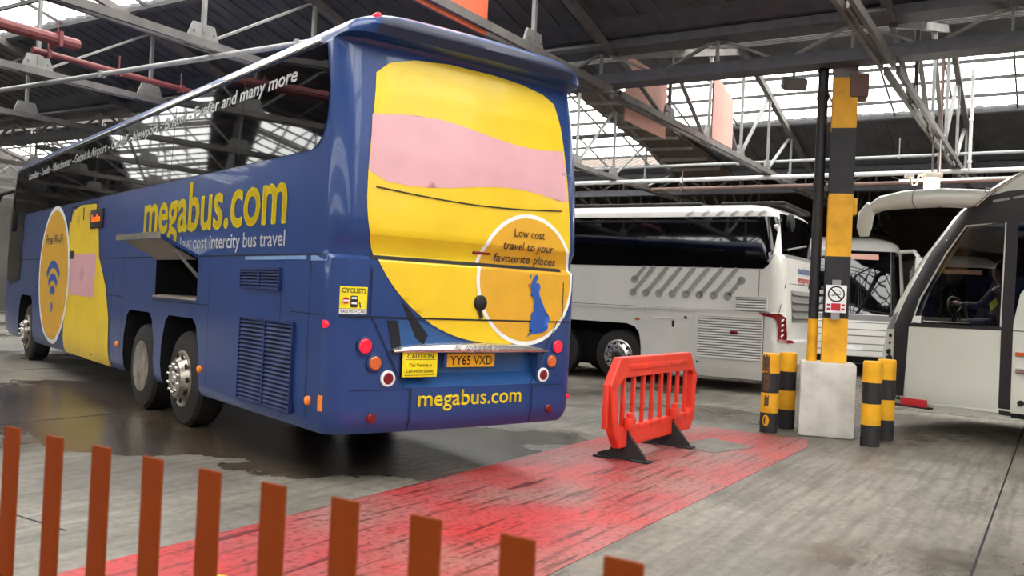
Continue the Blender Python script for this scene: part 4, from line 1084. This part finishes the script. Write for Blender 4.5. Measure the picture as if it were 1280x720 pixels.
# ================================================================== RED BARRIER
def barrier():
    u0, u1, v = 7.42, 9.70, 3.55; w = u1 - u0; T = .045
    root = thing('safety_barrier', 'red orange plastic safety barrier standing on the red walkway', 'barrier', hp(u0 + w / 2, v), HALL)
    h = w / 2
    out = [(-h + .25, .13), (h - .15, .13), (h - .03, .28), (h - .02, .74), (h - .24, 1.0), (-h + .21, 1.0), (-h + .0, .74), (-h + .12, .28)]
    inn = [(-h + .33, .33), (h - .20, .33), (h - .12, .36), (h - .12, .76), (h - .2, .80), (-h + .30, .80), (-h + .17, .72), (-h + .22, .36)]
    # frame: eight quads front, back, outer rim, inner rim
    n = 8; mb = MB(); vs = []
    for t in (-T, T):
        vs += [(p[0], t, p[1]) for p in out]; vs += [(p[0], t, p[1]) for p in inn]
    fs = []
    for i in range(n):
        j = (i + 1) % n
        fs += [[i, j, n + j, n + i], [2 * n + i, 3 * n + i, 3 * n + j, 2 * n + j], [i, 2 * n + i, 2 * n + j, j], [n + i, n + j, 3 * n + j, 3 * n + i]]
    mb.add(vs, fs)
    bm_o = mb.build('frame', M['barrier'], root, smooth=0)
    bv = bm_o.modifiers.new('soft', 'BEVEL'); bv.width = .015; bv.segments = 2
    lo, hi = -h + .24, h - .14
    for k in range(8):
        x = lo + (hi - lo) * (k + .55) / 8.1
        MB().box((x, 0, .565), (.042, .04, .52), .01).build('bar', M['barrier'], root)
    r_ = MB()
    for s in (-1,): r_.box((0.02, s * (T + .004), .90), (w - .75, .02, .05), .008)
    for k in range(5): r_.box((-h + .55 + k * .30, -(T + .01), .90), (.04, .02, .05), .006)
    for k in range(7): r_.box((lo + .1 + (hi - lo) * (k + .5) / 7.6, -(T + .005), .31), (.12, .02, .045), .01)
    r_.build('moulded_rib', M['barrier'], root)
    for x in (-h + .42, h - .70):
        MB().box((x, -(T + .02), .36), (.17, .06, .12), .02).box((x, -(T + .02), .44), (.10, .05, .05), .015).build('foot_clamp', M['barrier'], root)
        ft = MB(); ft.prism([(-.26, .005), (.26, .005), (.26, .045), (.13, .09), (.06, .27), (-.05, .27), (-.09, .22), (-.24, .05)], 'x', x - .02, x + .02)
        f_ = ft.build('foot', M['foot'], root, smooth=0)
        MB().box((x, .2, .012), (.13, .18, .024), .008).box((x, -.2, .012), (.13, .18, .024), .008).build('foot_pad', M['foot'], f_)
        MB().box((x, -(T + .003), .22), (.016, .012, .18)).build('slot', M['void'], root, smooth=0)
    MB().box((-h - .01, 0, .55), (.04, .05, .42), .012).build('hook', M['barrier'], root)
    MB().box((h + .01, 0, .70), (.06, .06, .12), .012).build('hook', M['barrier'], root)


barrier()


# ================================================================== COLUMN, PLINTH, BOLLARDS
pl_rz = R(20)
PC = Vector((3.99, 11.03, 0))
mb = MB(); mb.box((0, 0, .45), (.64, .72, .90), .03)
pb = mb.build('concrete_plinth', M['conc']); pb.location = PC; pb.rotation_euler.z = R(-17)
tag(pb, 'whitewashed concrete block at the foot of the black and yellow column', 'plinth')
col = thing('roof_column', 'square steel column banded black and yellow standing on the white concrete block', 'column', (4.07, 11.05, .9), R(-17))
bands = [(0, .55, 'hazyel'), (.55, 1.32, 'hazblk'), (1.32, 2.10, 'hazyel'), (2.10, 2.92, 'hazblk'), (2.92, 3.55, 'hazyel'), (3.55, 3.72, 'trussd')]
for k, (a, b, m) in enumerate(bands):
    mb = MB(); w_ = .29
    mb.box((0, -.13, (a + b) / 2), (w_, .03, b - a)).box((0, .13, (a + b) / 2), (w_, .03, b - a)).box((0, 0, (a + b) / 2), (.04, .25, b - a))
    mb.box((-.12, 0, (a + b) / 2), (.02, .25, b - a)); mb.build('yellow_band' if m == 'hazyel' else ('black_band' if m == 'hazblk' else 'head'), M[m], col, smooth=0)
MB().box((.0, -.0, 3.72), (.30, .34, .05), .01).build('cap_plate', M['trussd'], col)
MB().box((.17, 0, 1.95), (.05, .24, .20), .01).build('junction_box', M['hazyel'], col)
MB().box((.16, .0, 3.45), (.22, .34, .30), .03).build('bracket', M['pipebrown'], col)
dp = thing('downpipe', 'dark rainwater downpipe with yellow foot beside the banded column', 'pipe', (3.82, 11.12, .9))
MB().lathe([(.062, 0), (.062, .53)], 20).build('yellow_foot', M['hazyel'], dp)
MB().lathe([(.062, .53), (.062, 3.75)], 20).build('pipe', M['hazblk'], dp)
mb = MB()
for z in (.9, 2.2, 3.3): mb.lathe([(.075, z), (.075, z + .06)], 20)
mb.build('collar', M['hazblk'], dp)
# sign
sg = thing('no_smoking_sign', 'white no smoking sign with red panel fixed to the banded column', 'sign', (4.0, 10.865, 1.69), R(-12))
MB().box((0, -.02, 0), (.245, .008, .34), .003).build('plate', M['white'], sg)
rg = MB(); rg.add([(p[0], -.026, p[1]) for p in ell(0, .06, .10, .10, 32)] + [(p[0], -.026, p[1]) for p in ell(0, .06, .083, .083, 32)], [[i, (i + 1) % 32, (i + 1) % 32 + 32, i + 32] for i in range(32)])
rg.add([(p[0], -.026, p[1]) for p in stroke((-.062, .122), (.062, -.002), .018)], [[0, 1, 2, 3]]); rg.build('prohibition_ring', M['ink'], sg, smooth=0)
ci = MB(); ci.add([(p[0], -.0255, p[1]) for p in stroke((-.055, .04), (.03, .055), .02)], [[0, 1, 2, 3]]); ci.add([(p[0], -.0255, p[1]) for p in stroke((.032, .056), (.055, .06), .02)], [[0, 1, 2, 3]]); ci.add([(p[0], -.0255, p[1]) for p in stroke((.05, .075), (.035, .11), .008)], [[0, 1, 2, 3]]); ci.build('cigarette_symbol', M['stripe'], sg, smooth=0)
rp_ = MB(); rp_.add([(p[0], -.026, p[1]) for p in rrect(-.055, -.145, .055, -.055, .006)], [list(range(24))]); rp_.build('red_panel', M['red'], sg, smooth=0)
rb = MB()
for s in (-1, 1):
    for z in (-.075, -.125): rb.box((s * .085, -.0255, z), (.04, .002, .025))
rb.build('red_bar', M['red'], sg, smooth=0)
MB().box((0, -.012, -.21), (.10, .012, .09), .003).box((0, -.012, .20), (.10, .012, .07), .003).build('fixing_tape', M['stripe'], sg)


def bollard(loc, label, worn=False):
    root = thing('bollard', label, 'bollard', loc, R(-17), 'yellow and black bollards round the column')
    for k in range(4):
        r_ = .108; MB().lathe([(r_, k * .245), (r_, (k + 1) * .245)] if k < 3 else [(r_, .735), (r_, .965), (r_ - .012, .98), (.001, .985)], 28).build('black_band' if k % 2 == 0 else 'yellow_band', M['hazblk'] if k % 2 == 0 else M['hazyel'], root)
    if worn:
        mb = MB()
        for a0, a1, z0, z1 in ((205, 262, .76, .95), (220, 268, .52, .75), (235, 265, .33, .45)):
            P = []; n_ = 6
            for i in range(n_ + 1): a = R(a0 + (a1 - a0) * i / n_); P.append((.1095 * math.cos(a), .1095 * math.sin(a)))
            jz = [random.uniform(-.02, .02) for _ in range(n_ + 1)]
            for i in range(n_): mb.add([(*P[i], z0 + jz[i]), (*P[i + 1], z0 + jz[i + 1]), (*P[i + 1], z1 - jz[i]), (*P[i], z1 + jz[i + 1])], [[0, 1, 2, 3]])
        mb.build('scrape', M['rust'], root, fix=False)
        mb = MB(); mb.add([(.1098 * math.cos(R(250 + 22 * p[0])), .1098 * math.sin(R(250 + 22 * p[0])), .15 + .07 * p[1]) for p in ell(0, 0, 1, 1, 14)], [list(range(14))]); mb.build('paint_patch', M['hazyel'], root, fix=False)
    return root


bollard((3.27, 10.97, 0), 'scraped yellow and black bollard, front one left of the concrete block', True)
bollard((3.62, 11.40, 0), 'clean yellow and black bollard touching the left of the concrete block, behind the scraped one')
bollard((4.22, 10.20, 0), 'front yellow and black bollard right of the concrete block')
bollard((4.63, 10.78, 0), 'rear yellow and black bollard between the block and the right coach')


# ================================================================== FOREGROUND FENCE
fr_ = Vector((-.848, .530, 0))
f0 = Vector((.27, 1.78, 0)); ang = math.atan2(fr_.y, fr_.x)
fence = thing('picket_fence', 'orange painted flat-topped picket fence in the blurred foreground', 'fence', f0, ang)
for k in range(-1, 11):
    MB().box((.02 + k * .252, 0, .515), (.088, .012, .97), .004).build('picket', M['orange'], fence)
for z in (.14, .37): MB().box((1.2, .02, z), (3.3, .028, .05), .004).build('rail', M['orange'], fence)
for x in (-.40, 2.8): MB().box((x, .05, .22), (.06, .06, .44), .004).build('post', M['orange'], fence)
# yellow dome-topped post just behind it
yb = thing('bollard', 'low yellow dome-topped post just behind the orange pickets', 'bollard', (-.90, 2.83, 0))
MB().lathe([(.075, 0), (.075, .50), (.068, .545), (.045, .572), (.001, .582)], 24).build('post', M['cautionyel'], yb)
MB().lathe([(.10, 0), (.10, .012), (.075, .02)], 24).build('base_plate', M['hazblk'], yb)


# ================================================================== OVERHEAD
def pipe(name, label, a, b, r, m, hang=0.0, cat='pipe'):
    root = thing(name, label, cat, (0, 0, 0), HALL)
    MB().tube([a, b], r, 10).build('run', m, root)
    A, Bv = Vector(a), Vector(b); L_ = (Bv - A).length; n_ = max(2, int(L_ / 3.45)); mb = MB()
    for k in range(n_ + 1):
        p = A.lerp(Bv, (k + .2) / (n_ + .4)); mb.box(p, (r * 2.6, r * 2.6, .05)) if abs((Bv - A).z) > 1 else mb.box(p, (r * 2.6 if abs((Bv - A).y) > 1 else .05, .05 if abs((Bv - A).y) > 1 else r * 2.6, r * 2.6))
        if hang: mb.bar(p, p + Vector((0, 0, hang)), .015, .015)
    mb.build('clip', m, root, smooth=0)
    return root


pipe('overhead_pipe', 'long white pipe across the roof beyond the girder, above the far coaches', (19.3, -8, 4.42), (19.3, 12, 4.42), .05, M['pipewhite'], .12)
pipe('overhead_pipe', 'grey pipe running level above the long white pipe', (19.9, -8, 4.86), (19.9, 14, 4.86), .035, M['pipegrey'], .4)
pipe('overhead_pipe', 'rusty brown pipe running level below the long white pipe', (18.6, -8, 4.12), (18.6, 8.0, 4.12), .04, M['pipebrown'], .42)
pipe('overhead_pipe', 'thin white conduit over the right coach roof', (16.0, -5, 3.80), (16.0, 2.4, 3.80), .02, M['pipewhite'], .72)
pipe('overhead_conduit', 'pale grey conduit crossing under the trusses above the blue coach', (7.4, 7.0, 4.40), (7.4, 24, 4.40), .035, M['pipegrey'], .05, 'conduit')
pipe('overhead_pipe', 'thick dull red pipe under the left skylight', (3.5, 11.6, 4.70), (7.0, 11.6, 4.70), .08, M['pipered'], .25)
pipe('overhead_pipe', 'thinner dull red pipe running on from the thick red one', (6.6, 12.0, 4.58), (9.2, 12.0, 4.58), .045, M['pipered'], .25)
pipe('vertical_pipe', 'thin upright rusty pipe against the right skylight', (17.4, 1.95, 4.1), (17.4, 1.95, 6.6), .03, M['pipebrown'])
pipe('vertical_pipe', 'thin upright white pipe right of the rusty upright pipe', (18.4, 1.55, 4.3), (18.4, 1.55, 6.2), .03, M['pipewhite'])


def board(name, label, uc, v, zb, zt, w, m, cutc=0.0, zl=None):
    root = thing(name, label, 'board', hp(uc, v, 0), HALL)
    pts = [(-w / 2, zb), (w / 2, zb), (w / 2, zt - cutc), (w / 2 - (w * .75 if cutc else 0), zt)] + ([] if cutc else []) + [(-w / 2, zt)]
    MB().prism(pts, 'y', -.012, .012).build('panel', m, root, smooth=0)
    mb = MB()
    for s in (-1, 1): mb.bar((s * w * .3, 0, zt - .1 - cutc), (s * w * .3, 0, zt + .35), .012, .012)
    mb.build('hanger', M['trussd'], root, smooth=0)


board('hanging_board', 'larger faded salmon board hanging from the roof left of the girder lattice', 13.0, 5.75, 4.30, 5.30, 1.6, M['board'])
board('hanging_board', 'smaller faded salmon board hanging right of the larger one', 14.5, 5.0, 4.30, 5.35, 1.05, M['board'], .22)
board('hanging_board', 'orange board hanging above the rear of the blue coach', 7.35, 5.55, 4.42, 5.3, 1.45, M['boardor'])

# lamp
lp = thing('pendant_lamp', 'lit white pendant lamp above the right coach mirror', 'lamp', (*hp(15.7, 1.86)[:2], 3.55))
MB().lathe([(.02, .02), (.08, .02), (.10, -.02), (.12, .10), (.11, .20)][1:], 24).build('shade_glass', M['lampglass'], lp)
MB().lathe([(.05, -.12), (.07, -.06), (.085, .02), (.02, .03)], 20).build('bulb', M['lampglass'], lp)
MB().box((0, 0, .27), (.28, .2, .10), .03).build('casing', M['lampcase'], lp)
MB().tube([(-.1, 0, .30), (-.22, 0, .26), (-.25, 0, .12), (-.32, 0, .10), (-.35, 0, .2)], .018, 8).box((-.37, 0, .24), (.14, .08, .06), .015).build('cable', M['lampcase'], lp)
MB().tube([(0, 0, .30), (0, 0, .98)], .015, 8).build('stem', M['trussd'], lp)
pt = bpy.data.lights.new('lamp_light', 'POINT'); pt.energy = 60; pt.color = (1, .93, .84); pt.shadow_soft_size = .1
po = bpy.data.objects.new('lamp_light', pt); COL.objects.link(po); po.parent = lp; po.location = (0, 0, -.25)
fl = thing('floodlight', 'grey floodlight bracketed beside the column head', 'lamp', (3.72, 12.0, 4.62))
MB().box((0, 0, 0), (.32, .2, .16), .03, rx=R(25)).build('housing', M['pipegrey'], fl)
MB().tube([(0, .02, .05), (.0, .02, .24), (-.1, -.3, .26)], .02, 8).build('bracket', M['pipegrey'], fl)
